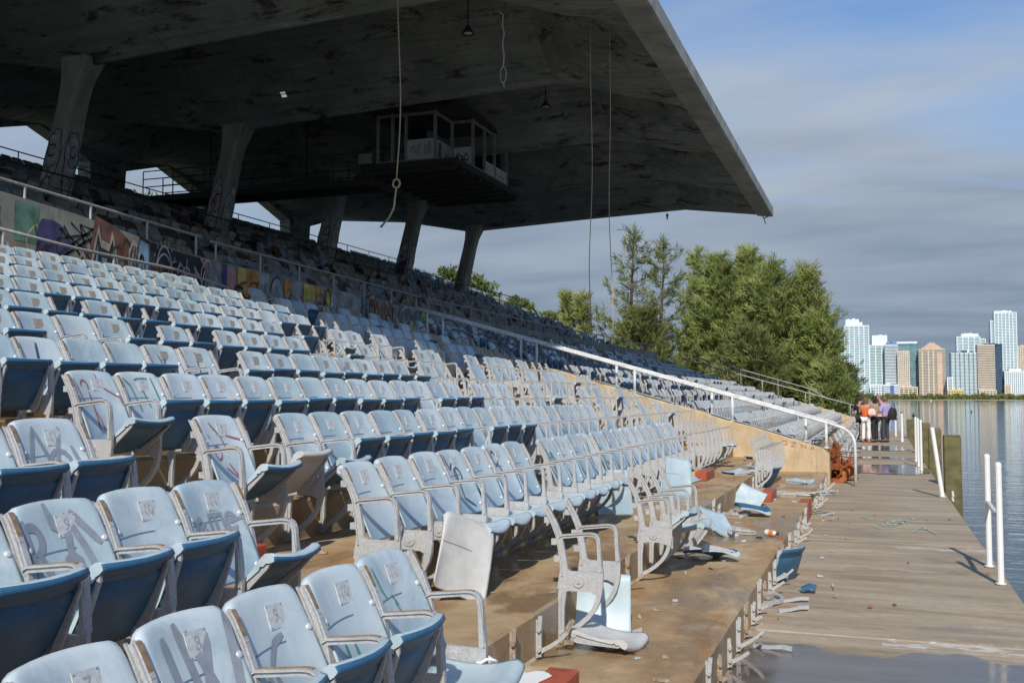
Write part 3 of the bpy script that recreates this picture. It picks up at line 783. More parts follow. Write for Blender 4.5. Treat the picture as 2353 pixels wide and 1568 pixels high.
for j in range(ny_ - 1):
    a_ = j; fs.append((a_, N_ + a_, N_ + a_ + 1, a_ + 1))
b.add(vs, fs)
b.build('roof_shell', M['roof'], roof)
# front edge beam cast in lengths
y = RY0
segs = [3.2, 2.4, 3.6, 2.1, 4.1, 3.0, 2.5, 3.9, 2.7, 3.3, 2.2, 3.8, 2.9, 3.5]
i = 0
while y < RY1 - 0.01:
    y1 = min(y + segs[i % len(segs)], RY1 + 0.02); i += 1
    b = MB(); b.prism_y([(XF - 0.35 - ox, 10.41 - oz), (-4.62 - ox, 10.33 - oz + rng.uniform(-.006, .006)), (-4.56 - ox, 10.36 - oz), (-4.56 - ox + rng.uniform(0, .006), 10.76 - oz), (XF - 0.3 - ox, 10.80 - oz)], y - oy, y1 - 0.02 - oy)
    b.build('edge_beam', M['beam'], roof); y = y1
# rear legs: narrow feet widening into the folds
for c in [q + 3.525 for q in YC[:-1]]:
    b = MB()
    for xa, xb_ in ((-28.7, -28.1),):
        h = 3.525
        pts = [(-0.85, 8.8), (0.85, 8.8), (1.0, 10.68), (h, 11.44), (h, 11.72), (-h, 11.72), (-h, 11.44), (-1.0, 10.68)]
        n_ = len(pts)
        b.add([(xa - ox, c + p[0] - oy, p[1] - oz) for p in pts] + [(xb_ - ox, c + p[0] - oy, p[1] - oz) for p in pts],
              [tuple(range(n_ - 1, -1, -1)), tuple(range(n_, 2 * n_))] + [(k_, (k_ + 1) % n_, (k_ + 1) % n_ + n_, k_ + n_) for k_ in range(n_)])
    b.build('rear_leg', M['roof'], roof)

# ------------------------------------------------------------------ raking columns
CLAB = ['raking column at the roof\'s near end, behind the left edge', 'raking column left of the picture frame under the roof', 'nearest leaning concrete column, large pale painted figure shapes on its foot',
        'leaning concrete column with white letters down its front edge', 'middle leaning concrete column standing behind the catwalk, faint pink outlines', 'leaning concrete column with a dark blue painted foot',
        'farthest leaning concrete column, at the end of the roof, black scrawl on it']
col_roots = []
for i, c in enumerate(YC):
    root = empty('raking_column', (-20.55, c, 7.0), CLAB[i], 'column')
    b = MB()
    sec = [(0.0, -0.38, 0.40, 0.40), (0.0, -0.37, 0.38, 0.38), (2.45, 0.13, 0.36, 0.36), (2.95, 0.28, 0.42, 0.42), (3.30, 0.45, 0.62, 0.52), (3.60, 0.62, 0.85, 0.62)]
    sec = [(-0.3, -0.09, 0.34, 0.36), (0.2, 0.0, 0.33, 0.35), (2.5, 0.55, 0.29, 0.33), (2.95, 0.66, 0.31, 0.34), (3.25, 0.75, 0.37, 0.36), (3.62, 0.86, 0.46, 0.40)]
    vs = []
    for z_, cx_, hx_, hy_ in sec:
        ch = 0.09
        vs += [(cx_ - hx_ + ch, -hy_, z_), (cx_ + hx_ - ch, -hy_, z_), (cx_ + hx_, -hy_ + ch, z_), (cx_ + hx_, hy_ - ch, z_), (cx_ + hx_ - ch, hy_, z_), (cx_ - hx_ + ch, hy_, z_), (cx_ - hx_, hy_ - ch, z_), (cx_ - hx_, -hy_ + ch, z_)]
    fs = []
    for s_ in range(len(sec) - 1):
        for q in range(8): fs.append((s_ * 8 + q, s_ * 8 + (q + 1) % 8, s_ * 8 + 8 + (q + 1) % 8, s_ * 8 + 8 + q))
    fs += [tuple(range(7, -1, -1)), tuple(len(sec) * 8 - 8 + q for q in range(8))]
    b.add(vs, fs); b.build('shaft', M['column'], root)
    def cxs(z_): return 0.55 * (z_ - 0.2) / 2.3
    WY = Wallpaint(root, lambda a, z_, o: (cxs(z_) + a * .85, -0.355 - o + 0.008 * z_, z_))
    WX = Wallpaint(root, lambda a, z_, o: (cxs(z_) + 0.337 - 0.017 * z_ + o, a, z_))
    if i >= 2:
        if i != 6:
            g1 = blob(0.0, 0.95, 0.28, 0.85, 30 + i, amp=0.2); g2 = blob(0.0, 0.9, 0.25, 0.8, 40 + i, amp=0.2)
            WY.fill('white', g1); WX.fill('white', g2); WY.stroke('black', [g1 + [g1[0]]], .03); WX.stroke('black', [g2 + [g2[0]]], .03)
            g3 = blob(-.05, 1.05, .14, .2, 50 + i, amp=.2); WY.fill('pink' if i % 2 else 'white', g3); WY.stroke('red', [g3 + [g3[0]]], .02)
        cl_ = ['red', 'black', 'red', 'pink', 'red', 'black', 'white'][i]
        for q in range(5):
            WY.stroke(['black', 'red', 'grey'][q % 3] if i != 6 else 'black', [arc(r2.uniform(-.12, .12), .35 + .28 * q, .1 + .06 * r2.random(), .16, r2.uniform(0, 90), r2.uniform(200, 360))], 0.035)
            WX.stroke(['black', 'pink', 'red'][q % 3] if i != 6 else 'black', [arc(r2.uniform(-.1, .1), .4 + .26 * q, .1 + .06 * r2.random(), .15, r2.uniform(0, 90), r2.uniform(200, 360))], 0.03)
    if i == 3:
        WX.fill('green', [(0.12, .05), (0.29, .05), (0.29, 1.2), (0.12, 1.2)])
        GLY = dict(S=[[(.9, .9), (.5, 1), (.1, .75), (.8, .35), (.5, 0), (.1, .1)]], Y=[[(0, 1), (.5, .55), (1, 1)], [(.5, .55), (.5, 0)]], T=[[(0, 1), (1, 1)], [(.5, 1), (.5, 0)]], R=[[(0, 0), (.1, 1), (.8, .8), (.1, .5), (.9, 0)]])
        for q, ch in enumerate('SYTR'):
            WX.stroke('white', [[(0.08 + 0.2 * px_, 1.0 - 0.30 * q + .22 * pz_) for px_, pz_ in l_] for l_ in GLY[ch]], 0.045)
    if i == 5: WY.fill('navy', [(-.30, .0), (.28, .0), (.30, 1.0), (-.2, .8)])
    col_roots.append(root)

# dark pipe railing at the foot of the columns and along the top of the upper stand
def plain_rail(name, label, x, y0, y1, h, mat, step, z=None, cat='railing', mid=True):
    zz = upz(x) if z is None else z
    root = empty(name, (x, y0, zz), label, cat)
    b = MB(); b.tube([(0, 0, h), (0, y1 - y0, h)], 0.025, 5)
    if mid: b.tube([(0, 0, h * .5), (0, y1 - y0, h * .5)], 0.018, 5)
    b.build('rail', M[mat], root)
    y = 0.1
    while y < y1 - y0:
        b = MB(); b.tube([(0, y, -0.02), (0, y, h)], 0.022, 5); b.build('post', M[mat], root); y += step
plain_rail('deck_railing', 'dark pipe railing passing in front of the feet of the leaning columns', -19.7, 9, 57, 0.75, 'darkrail', 2.1)
plain_rail('deck_railing', 'thin dark railing along the very top edge of the upper stand', -27.9, 9, 57, 0.7, 'darkrail', 2.6)
# ------------------------------------------------------------------ stadium seats
P_ = 0.436                                # seat pitch
def smooth_arc(p0, p1, p2, n=5):
    return [tuple(np.array(p0) * (1 - t) ** 2 + 2 * np.array(p1) * t * (1 - t) + np.array(p2) * t * t) for t in np.linspace(0, 1, n)]
ARM = [(0.0, 0.622), (0.02, 0.634)] + [(0.10, 0.643), (0.175, 0.652)] + smooth_arc((0.195, 0.653), (0.243, 0.656), (0.246, 0.603), 5) + [(0.250, 0.52), (0.256, 0.43)]
POST = [(0.035, 0.40), (0.020, 0.52), (-0.002, 0.64), (-0.035, 0.72), (-0.070, 0.785), (-0.088, 0.815)]
STRUT = smooth_arc((0.252, 0.36), (0.262, 0.17), (0.012, 0.045), 8)
LEG = [(0.022, 0.34), (0.014, 0.20), (0.012, 0.02)]
def standard_mesh():
    b = MB()
    b.strip_y(POST, [0.050, 0.042, 0.038, 0.036, 0.034, 0.028], -0.011, 0.011)
    b.strip_y(ARM, [0.03, 0.024] + [0.022] * 7 + [0.024, 0.03], -0.012, 0.012)
    b.prism_y([(-0.012, 0.325), (0.03, 0.30), (0.06, 0.312), (0.19, 0.312), (0.225, 0.295), (0.262, 0.32), (0.272, 0.38), (0.272, 0.45), (0.238, 0.43), (0.07, 0.43), (0.03, 0.455), (0.005, 0.44)], -0.010, 0.010)
    b.strip_y(LEG, [0.05, 0.034, 0.036], -0.011, 0.011)
    b.strip_y(STRUT, [0.04, 0.032, 0.028, 0.026, 0.026, 0.028, 0.030, 0.034], -0.011, 0.011)
    b.disc_y(0.122, 0.372, 0.036, -0.018, 0.018, 14)
    b.disc_y(0.122, 0.372, 0.014, -0.024, 0.024, 8)
    for z_, x_ in ((0.50, -0.012), (0.60, -0.028), (0.73, -0.072)):     # ears the back is bolted to
        b.box(x_ - 0.022, x_ + 0.012, -0.010, 0.022, z_ - 0.018, z_ + 0.018)
    b.box(-0.004, 0.016, -0.022, 0.022, 0.015, 0.30)                        # mounting flange on the riser
    b.disc_y(0.018, 0.06, 0.012, -0.03, 0.0, 6)
    # raised rims along both sides of post and arm
    for side in (-1, 1):
        y0, y1 = (-0.021, -0.010) if side < 0 else (0.010, 0.021)
        b.strip_y([(x + 0.009, z) for x, z in POST[2:]], 0.008, y0, y1)
        b.strip_y([(x - 0.014, z + 0.0) for x, z in POST], 0.007, y0, y1)
        b.strip_y([(x + (0.008 if z < 0.60 else 0), z + 0.008) for x, z in ARM], 0.007, y0, y1)
        b.strip_y([(x + 0.012, z - 0.004) for x, z in STRUT], 0.007, y0 * 0.8, y1 * 0.8)
    b.cur = 1                                                               # rust-stained channel between the rims
    b.strip_y([(x + 0.0155, z + 0.0045) for x, z in POST[2:]], 0.004, -0.0105, 0.0105)
    b.strip_y([(x, z + 0.0125) for x, z in ARM[:6]], 0.003, -0.0105, 0.0105)
    return b.mesh('standard', [M['cast'], M['channel']])
ME_STD = standard_mesh()
def stub_mesh(seed):
    r_ = random.Random(seed); b = MB()
    h = r_.uniform(0.17, 0.29)
    b.box(-0.004, 0.010, -0.017, 0.017, 0.015, h - 0.02)
    b.strip_y([(0.012, 0.02), (0.014, h * .6), (0.016 + r_.uniform(-.01, .01), h)], [0.028, 0.024, 0.022], -0.009, 0.009)
    k = r_.choice([2, 2, 2, 3, 3, 4])
    b.strip_y(STRUT[::-1][:k], [0.026, 0.022, 0.020, 0.018, 0.016, 0.014][:k], -0.009, 0.009)
    b.disc_y(0.018, 0.06, 0.012, -0.03, 0.0, 6); b.disc_y(0.018, h * .7, 0.012, -0.03, 0.0, 6)
    return b.mesh('broken_bracket', [M['castrust'] if seed % 3 == 0 else M['cast']])
ME_STUB = [stub_mesh(s) for s in range(6)]

W0, W1 = 0.020, P_ - 0.020
def back_pt(s, t, off=0.0):
    """point on the front face of the backrest; s across 0..1, t up 0..1"""
    c = 2 * s - 1
    ztop = 0.845 - 0.012 * c * c - (0.03 * ((abs(c) - 0.86) / 0.14) ** 2 if abs(c) > 0.86 else 0)
    zbot = 0.405 + (0.035 * ((abs(c) - 0.75) / 0.25) ** 2 if abs(c) > 0.75 else 0)
    z = zbot + (ztop - zbot) * t
    x = 0.060 - 0.165 * t + 0.020 * (1 - t) ** 2 + 0.012 * math.sin(math.pi * t) + 0.030 * (c * c - 0.4) + (0.0 if t < .93 else -0.012 * ((t - .93) / .07) ** 2)
    return (x + off * 0.94, W0 + (W1 - W0) * s, z + off * 0.33)
def back_mesh(mat, name):
    b = MB(); ns, nt = 12, 11
    S = [0, .035, .09, .18, .30, .42, .5, .58, .70, .82, .91, .965, 1.0]
    T = [0, .03, .1, .22, .36, .5, .62, .74, .85, .93, .97, 1.0]
    ns, nt = len(S), len(T)
    vs = [back_pt(s, t) for t in T for s in S]
    th = [0.010, .012, .012, .012, .012, .012, .012, .012, .016, .03, .034, .020]
    vb = []
    for j, t in enumerate(T):
        for s in S:
            p = back_pt(s, t); vb.append((p[0] - th[j], p[1], p[2] - (0.006 if j >= nt - 2 else 0)))
    N_ = ns * nt; fs = []
    for j in range(nt - 1):
        for i in range(ns - 1):
            a = j * ns + i
            fs.append((a, a + 1, a + ns + 1, a + ns)); fs.append((N_ + a, N_ + a + ns, N_ + a + ns + 1, N_ + a + 1))
    for i in range(ns - 1):
        a = (nt - 1) * ns + i
        fs.append((i, N_ + i, N_ + i + 1, i + 1)); fs.append((a, a + 1, N_ + a + 1, N_ + a))
    for j in range(nt - 1):
        a = j * ns; c = j * ns + ns - 1
        fs.append((a, a + ns, N_ + a + ns, N_ + a)); fs.append((c, N_ + c, N_ + c + ns, c + ns))
    b.add(vs + vb, fs)
    nsm = len(b.f)
    if mat is not M['burnt']:
        b.cur = 1
        for t0, s0, s1 in ((0.60, .03, .62),):
            q = np.linspace(s0, s1, 8)
            v_ = [back_pt(s, t0, 0.0015) for s in q] + [back_pt(s, t0 + 0.011, 0.0015) for s in q]
            b.add(v_, [(i, i + 1, i + 9, i + 8) for i in range(7)])
    me = b.mesh(name, [mat, M['seam']])
    me.polygons.foreach_set('use_smooth', [True] * len(me.polygons))
    return me
ME_BACK = back_mesh(M['plastic'], 'backrest')
ME_BURNT = back_mesh(M['burnt'], 'backrest_scorched')

PROF_T = [(-0.035, 0.014), (0.0, 0.010), (0.08, 0.0), (0.16, -0.002), (0.235, 0.008), (0.285, 0.022), (0.312, 0.023), (0.334, 0.010), (0.340, -0.010), (0.328, -0.027)]
PROF_B = [(0.308, -0.022), (0.288, -0.010), (0.270, -0.014), (0.258, -0.004), (0.245, -0.014), (0.17, -0.016), (0.08, -0.016), (0.0, -0.008), (-0.035, -0.004)]
def pan_mesh(mt, mb_, name):
    b = MB(); S = np.array([0, .05, .15, .3, .5, .7, .85, .95, 1.0]); ns = len(S)
    prof = PROF_T + PROF_B; npf = len(prof); vs = []
    for (r_, h_) in prof:
        for s in S:
            c = 2 * s - 1; w = max(0, r_) / 0.38
            edge = (0.016 * (1 - c * c) - 0.006) * w * w
            ed = 0.012 * (abs(c) ** 6)
            y = 0.030 + (P_ - 0.060) * s
            vs.append((r_ + edge, y, h_ - (0.012 + 0.026 * w) * (1 - c * c) - ed * 0.3))
    fs, mi = [], []
    for j in range(npf):
        j2 = (j + 1) % npf
        for i in range(ns - 1):
            fs.append((j * ns + i, j2 * ns + i, j2 * ns + i + 1, j * ns + i + 1)); mi.append(0 if j < 8 else 1)
    b.add(vs, [tuple(reversed(f)) for f in fs]); b.m = mi
    for i, flip in ((0, False), (ns - 1, True)):
        f = tuple(j * ns + i for j in range(npf)); b.f.append(f if not flip else tuple(reversed(f))); b.m.append(0)
    me = b.mesh(name, [mt, mb_])
    me.polygons.foreach_set('use_smooth', [True] * len(fs) + [False] * 2)
    return me
ME_PAN = pan_mesh(M['pan'], M['blue'], 'seat_pan')
ME_BACKG = back_mesh(M['greypan'], 'backrest_grey')
ME_PANG = pan_mesh(M['greypan'], M['greypan'], 'seat_pan_grey')
def bracket_mesh():
    b = MB(); b.prism_y([(-0.03, 0.008), (-0.035, -0.045), (0.02, -0.062), (0.10, -0.055), (0.275, -0.034), (0.30, -0.022), (0.275, -0.017), (0.10, -0.022)], -0.006, 0.006)
    b.box(0.0, 0.275, -0.006, 0.018, -0.026, -0.019)
    b.disc_y(0.0, -0.02, 0.018, -0.014, 0.014, 8)
    return b.mesh('bracket', [M['cast']])
ME_BRK = bracket_mesh()
def bolt_mesh():
    b = MB(); n = 10; vs = []
    for r_, h_ in ((0.0125, 0.0), (0.0115, 0.003), (0.006, 0.0055)):
        for k in range(n):
            a = 2 * math.pi * k / n; vs.append((h_, r_ * math.cos(a), r_ * math.sin(a)))
    fs = [(j * n + k, j * n + (k + 1) % n, (j + 1) * n + (k + 1) % n, (j + 1) * n + k) for j in range(2) for k in range(n)] + [tuple(2 * n + k for k in range(n))]
    b.add(vs, fs); return b.mesh('bolt', [M['bolt']], True)
ME_BOLT = bolt_mesh()
PT = back_pt(0.60, 0.79); PLN = math.atan2(0.165 + 0.0, 0.44)
def text_verts(txt):
    cu = bpy.data.curves.new('numeral_curve', 'FONT'); cu.body = txt; cu.size = 0.062; cu.align_x = 'CENTER'; cu.align_y = 'CENTER'; cu.resolution_u = 2
    o = bpy.data.objects.new('numeral_tmp', cu); col.objects.link(o)
    dg = bpy.context.evaluated_depsgraph_get()
    me = bpy.data.meshes.new_from_object(o.evaluated_get(dg))
    v = [tuple(q.co) for q in me.vertices]; f = [tuple(p.vertices) for p in me.polygons]
    bpy.data.objects.remove(o); bpy.data.curves.remove(cu); bpy.data.meshes.remove(me)
    return v, f
def plate_mesh(n_, warm):
    b = MB(); h, w = 0.041, 0.048
    b.prism_y([(0, 0)] * 0 or [(-0.001, -h), (0.0025, -h), (0.0025, h), (-0.001, h)], -w, w)
    b.cur = 1; v, f = text_verts(str(n_))
    b.add([(0.0032, q[0], q[1]) for q in v], f)
    b.cur = 2
    for yy in (-w + .007, w - .007):
        for zz in (-h + .006, h - .006): b.box(0.0022, 0.0034, yy - .0022, yy + .0022, zz - .0022, zz + .0022)
    return b.mesh('number_plate', [M['platewarm'] if warm else M['plate'], M['numeral'], M['seam']])
ME_PLATE = {n_: plate_mesh(n_, False) for n_ in range(1, 23)}
ME_PLATEW = {n_: plate_mesh(n_, True) for n_ in range(1, 23)}
for m_ in list(ME_PLATEW.values()): m_.materials[1] = M['numeral_worn']

def back_stroke_mesh(strokes, w, mat):
    b = MB()
    for pts in strokes:
        # resample so the paint follows the curve of the back
        q = []
        for a, c in zip(pts[:-1], pts[1:]):
            n_ = max(1, int(math.hypot(c[0] - a[0], c[1] - a[1]) / 0.07))
            q += [(a[0] + (c[0] - a[0]) * i / n_, a[1] + (c[1] - a[1]) * i / n_) for i in range(n_)]
        q.append(pts[-1]); n_ = len(q); L_, R_ = [], []
        for i, p in enumerate(q):
            a, c = q[max(i - 1, 0)], q[min(i + 1, n_ - 1)]
            d = Vector((c[0] - a[0], c[1] - a[1])); d = d.normalized() if d.length > 1e-6 else Vector((1, 0))
            ww = w * (1 if 0 < i < n_ - 1 else 0.55)
            L_.append((p[0] - d.y * ww / 2, p[1] + d.x * ww / 2)); R_.append((p[0] + d.y * ww / 2, p[1] - d.x * ww / 2))
        cl_ = lambda v: min(max(v, 0.01), 0.985)
        vs_ = [back_pt(cl_(a), cl_(c), 0.0028) for a, c in L_] + [back_pt(cl_(a), cl_(c), 0.0028) for a, c in R_]
        b.add(vs_, [(i + n_, i + 1 + n_, i + 1, i) for i in range(n_ - 1)])
    return b.mesh('spray_paint', [mat])
def curl(cx_, cy_, r_, a0, a1, ry=None): return arc(cx_, cy_, r_, ry or r_, a0, a1, 12)
SPRAY = {
    ('n', 2, 9): (back_stroke_mesh([[(.05, .9), (.1, .35), (.02, .2)], curl(.13, .72, .11, 120, -90), [(.16, .62), (.36, .15)], [(.4, .98), (.42, .8), (.58, .72)], curl(.55, .45, .09, 0, 360), [(.48, .25), (.60, .86), (.72, .6), (.84, .22)], [(.66, .9), (.9, .62)]], 0.075, M['spray'])),
    ('n', 2, 11): (back_stroke_mesh([curl(.22, .55, .10, 60, 360), [(.16, .55), (.32, .6)], [(.42, .42), (.42, .66), (.52, .66), (.52, .44), (.53, .66), (.64, .66), (.66, .46)], curl(.78, .58, .08, 0, 330), [(.72, .58), (.86, .6)], [(.86, .6), (.97, .62), (.98, .46)]], 0.055, M['spray'])),
    ('n', 1, 7): (back_stroke_mesh([[(.40, .62), (.30, .25)], [(.36, .66), (.55, .35), (.70, .3)]], 0.09, M['sprayink'])),
    ('n', 1, 8): (back_stroke_mesh([[(.22, .9), (.30, .2)], [(.40, .95), (.52, .2)], [(.50, .88), (.82, .05)], [(.70, .85), (.42, .12)], [(.96, .97), (.80, .05)], [(.60, .40), (.72, .30)]], 0.085, M['spray'])),
    ('n', 1, 9): (back_stroke_mesh([[(.2, .5), (.3, .05)], [(.28, .46), (.45, .62), (.60, .66)], [(.30, .46), (.52, .02)]], 0.06, M['spray'])),
    ('n', 1, 10): (back_stroke_mesh([[(.30, .45), (.36, .10)], [(.62, .28), (.60, .05)], [(.48, .40), (.55, .12)]], 0.05, M['spraygreen'])),
    ('n', 1, 11): (back_stroke_mesh([[(.18, .90), (.22, .70), (.28, .60)], [(.42, .55), (.50, .44)], [(.40, .62), (.48, .52)]], 0.035, M['spraygreen'])),
    ('n', 3, 11): (back_stroke_mesh([[(.1, .5), (.3, .9), (.5, .4), (.7, .9)], curl(.6, .5, .15, 0, 300), [(.8, .7), (.95, .2)]], 0.06, M['spray'])),
    ('m', 4, 1): (back_stroke_mesh([[(.08, .9), (.14, .7), (.20, .5)], curl(.30, .78, .08, 180, -40), [(.36, .7), (.38, .1)], [(.40, .4), (.5, .12), (.62, .3)], [(.62, .95), (.64, .75)], [(.7, .75), (.95, .62), (.97, .48)]], 0.03, M['sprayred'])),
    ('m', 4, 2): (back_stroke_mesh([[(.10, .92), (.25, .8), (.35, .4)], [(.48, .9), (.60, .45)], [(.4, .88), (.72, .9)], [(.80, .92), (.86, .4)]], 0.035, M['spraygreen'])),
    ('m', 3, 1): (back_stroke_mesh([[(.3, .9), (.5, .7), (.55, .5)], curl(.3, .5, .09, 0, 360), [(.62, .72), (.96, .66)], [(.4, .3), (.7, .1), (.5, .35)], [(.15, .75), (.2, .7)]], 0.03, M['sprayred'])),
    ('m', 2, 4): (back_stroke_mesh([[(.2, .95), (.3, .7), (.5, .8)] + curl(.55, .6, .12, 110, 470) + [(.5, .45), (.5, .25), (.8, .1)]], 0.04, M['sprayink'])),
    ('m', 2, 6): (back_stroke_mesh([curl(.35, .75, .12, 20, 330) + [(.46, .62), (.6, .4)]], 0.04, M['sprayink'])),
    ('m', 2, 9): (back_stroke_mesh([[(.3, .8), (.5, .3), (.55, .75), (.7, .5)]], 0.05, M['spraygreen'])),
    ('m', 2, 12): (back_stroke_mesh([[(.3, .9), (.55, .25), (.5, .4), (.7, .8)]], 0.05, M['spraygreen'])),
    ('m', 2, 13): (back_stroke_mesh([[(.2, .9), (.5, .3), (.8, .2)]], 0.06, M['spraygreen'])),
    ('m', 5, 2): (back_stroke_mesh([[(.5, .9), (.42, .5), (.6, .3)], [(.4, .6), (.75, .55)]], 0.06, M['sprayink'])),
    ('m', 5, 5): (back_stroke_mesh([[(.4, .8), (.6, .3)], [(.62, .8), (.38, .35)]], 0.035, M['sprayink'])),
    ('m', 5, 6): (back_stroke_mesh([[(.2, .45), (.8, .5)], [(.5, .9), (.48, .2)]], 0.04, M['sprayink'])),
    ('m', 5, 12): (back_stroke_mesh([curl(.5, .45, .3, 20, 170, .3), curl(.5, .3, .12, 0, 180)], 0.08, M['spray'])),
}
for kk in (6, 8, 9, 10, 11):
    for nn in range(2 + kk % 3, 22, 5):
        r3 = random.Random(kk * 31 + nn); x_ = r3.uniform(.1, .6)
        SPRAY[('m', kk, nn)] = back_stroke_mesh([[(x_, r3.uniform(.7, .95)), (x_ + .12, r3.uniform(.6, .8)), (x_ + .3, r3.uniform(.5, .75))]], 0.03, M['sprayink'] if r3.random() < .7 else M['spray'])
SPRAY_N = {('n', 2, 9): 'rough grey letters sprayed across it', ('n', 2, 11): 'a looping grey word sprayed across it', ('n', 1, 8): 'a big grey double cross sprayed on it'}

# projection used only to leave out seats the photograph cannot show
_R = cam.rotation_euler.to_matrix().transposed()
def project(p):
    q = _R @ (Vector(p) - Vector(cam.location))
    d = -q.z
    return (0.5 + q.x / d * 2350 / 2352, 0.5 * 1568 / 2352 - q.y / d * 2350 / 2352, d) if d > 0.05 else (9, 9, d)

def make_seat(sec, k, n_, state, y, last, detail):
    """state: U pan up, D pan down, H pan half up, b back only, f bare frame, u/d/h pan without back, g grey pan half up, X scorched back"""
    loc = (xr(k), y, RS * k)
    desc = {'U': 'pale blue seat tipped up', 'D': 'pale blue seat folded down', 'H': 'pale blue seat half raised', 'b': 'pale blue seat back without pan', 'f': 'bare grey seat frame',
            'u': 'seat frame with raised pan only', 'd': 'seat frame with lowered pan only', 'h': 'seat frame with half-raised pan', 'g': 'seat with broken grey pan', 'X': 'scorched brown seat back'}[state]
    where = {'n': ORD[12 - n_] + ' left of the near aisle', 'm': ORD[n_] + ' past the near aisle', 's': ORD[n_] + ' past the second aisle'}[sec]
    lab = f'{desc}, {ORD[k + 1]} row from the dock, {where}'
    if (sec, k, n_) in SPRAY_N: lab = f'pale blue seat, {SPRAY_N[(sec, k, n_)]}, left of the near aisle'
    root = empty('stadium_seat', loc, lab, 'seat', 'tip-up seats of the lower stand')
    link('standard', ME_STD, root)
    if last: link('standard', ME_STD, root, (0, P_, 0))
    r_ = random.Random(k * 100 + n_ * 7 + ord(sec))
    if state in 'UDHbX':
        bk = link('backrest', ME_BURNT if state == 'X' else ME_BACK, root, (0, 0, r_.uniform(-.006, .004)), (r_.uniform(-.008, .008), r_.uniform(-.02, .015), r_.uniform(-.02, .02)))
        if detail >= 1 and state != 'X':
            warm = k >= 5 and sec != 'n'
            if not (k == 5 and n_ < 5) and (k < 3 or r_.random() > .14):
                link('number_plate', (ME_PLATEW if warm else ME_PLATE)[n_], bk, (PT[0] + 0.002, PT[1] + r_.uniform(-.008, .008), PT[2]), (r_.uniform(-.06, .06), -0.36, 0))
        if detail >= 2 and state != 'X':
            for s_, t_ in ((0.945, 0.66), (0.945, 0.12), (0.055, 0.66)):
                q = back_pt(s_, t_); link('bolt', ME_BOLT, bk, (q[0] + 0.001, q[1], q[2]), (0, -0.36, -0.45 if s_ > .5 else 0.45))
        if (sec, k, n_) in SPRAY: link('spray_paint', SPRAY[(sec, k, n_)], bk)
    if state in 'UDHudhg':
        ang = {'U': 64, 'u': 63, 'D': 5, 'd': 4, 'H': 36, 'h': 34, 'g': 50}[state] + r_.uniform(-3, 3)
        pn = link('seat_pan', ME_PANG if state == 'g' else ME_PAN, root, (0.122, 0, 0.368), (r_.uniform(-.02, .02), -R(ang), r_.uniform(-.02, .02)))
        if detail >= 1:
            link('bracket', ME_BRK, pn, (0, 0.045, 0)); link('bracket', ME_BRK, pn, (0, P_ - 0.045, 0), (0, 0, 0))
    return root

rows_mid = {
    1: 'ssffsssHdffsssssss....'.replace('H', 'h'),
    2: 'bbDDDDDdDDDbbbbbbbbbbb',
    3: 'HgHUUUUUDUUUbbbbbbbbfD',
    4: 'HUUUUUUUUUDUUUfbbbffUf',
    5: 'UUUUDDuUUUUUUUUfbffhbf',
    6: 'bDUbDUuUuUUUDfufbhffbb',
    7: 'UUUUUUuUuuUUUUDufhbbfb',
    8: 'UUUUUUUUUUUUUUUUDUUUhd',
    9: 'UUUUUUUUUUUUUUUUUUUUUU',
    10: 'UUUUUUUUUUUUUUUUUUbUUU',
    11: 'UUUUUUUUUUUUUUUUUUUbUb'}
rows_sec = {1: '.sfffffs...', 2: 'ffffdffs...', 3: 'ffbfubffff.', 4: 'fbfbuffbff.', 5: 'fDfbbUfffb.', 6: 'bfbbbfbfff.', 7: 'bbfbUbfff.f', 8: 'bbbbUbfbf.f', 9: 'bbbUbbfbf..', 10: 'bUb.fU.fb.f', 11: '.b...f.....'}
rows_near = {1: 'UUUUUD', 2: 'UUUUUH', 3: 'UUUUUU', 4: 'UUUUUU', 5: 'UUUUUU'}
todo = []
for k, st in rows_near.items():
    for i, c in enumerate(st):
        n_ = 6 + i; todo.append(('n', k, n_, c, 3.62 - P_ * (11 - n_), i == len(st) - 1))
for k, st in rows_mid.items():
    y0 = {1: 5.12, 2: 5.09, 3: 4.95, 4: 4.92}.get(k, 4.95)
    for i, c in enumerate(st):
        todo.append(('m', k, i + 1, c, y0 + P_ * i, i == 21 or (st[i + 1] in '.s' and k > 1)))
for k, st in rows_sec.items():
    for i, c in enumerate(st):
        todo.append(('s', k, i + 1, c, 15.68 + P_ * i, i == 10 or st[i + 1] in '.s'))
cand, stubs, side = [], [], []
for t in todo:
    sec, k, n_, c, y, last = t
    if c == '.': continue
    ps = [project((xr(k) + dx, y + dy, RS * k + z)) for dx in (0, 0.3) for dy in (0, P_) for z in (0.1, 0.84)]
    if max(p[0] for p in ps) < -0.005 and c != 's': side.append(t)
    if max(p[0] for p in ps) < -0.005 or min(p[0] for p in ps) > 1.0 or min(p[1] for p in ps) > 0.67 or ps[0][2] < 0.3: continue
    d = ps[0][2]
    (stubs if c == 's' else cand).append((d, t))
cand.sort(key=lambda q: q[0])
for d, (sec, k, n_, c, y, last) in cand[:300]:
    make_seat(sec, k, n_, c, y, last, 2 if d < 9.5 else (1 if d < 17 else 0))
rest = [q[1] for q in cand[300:]]

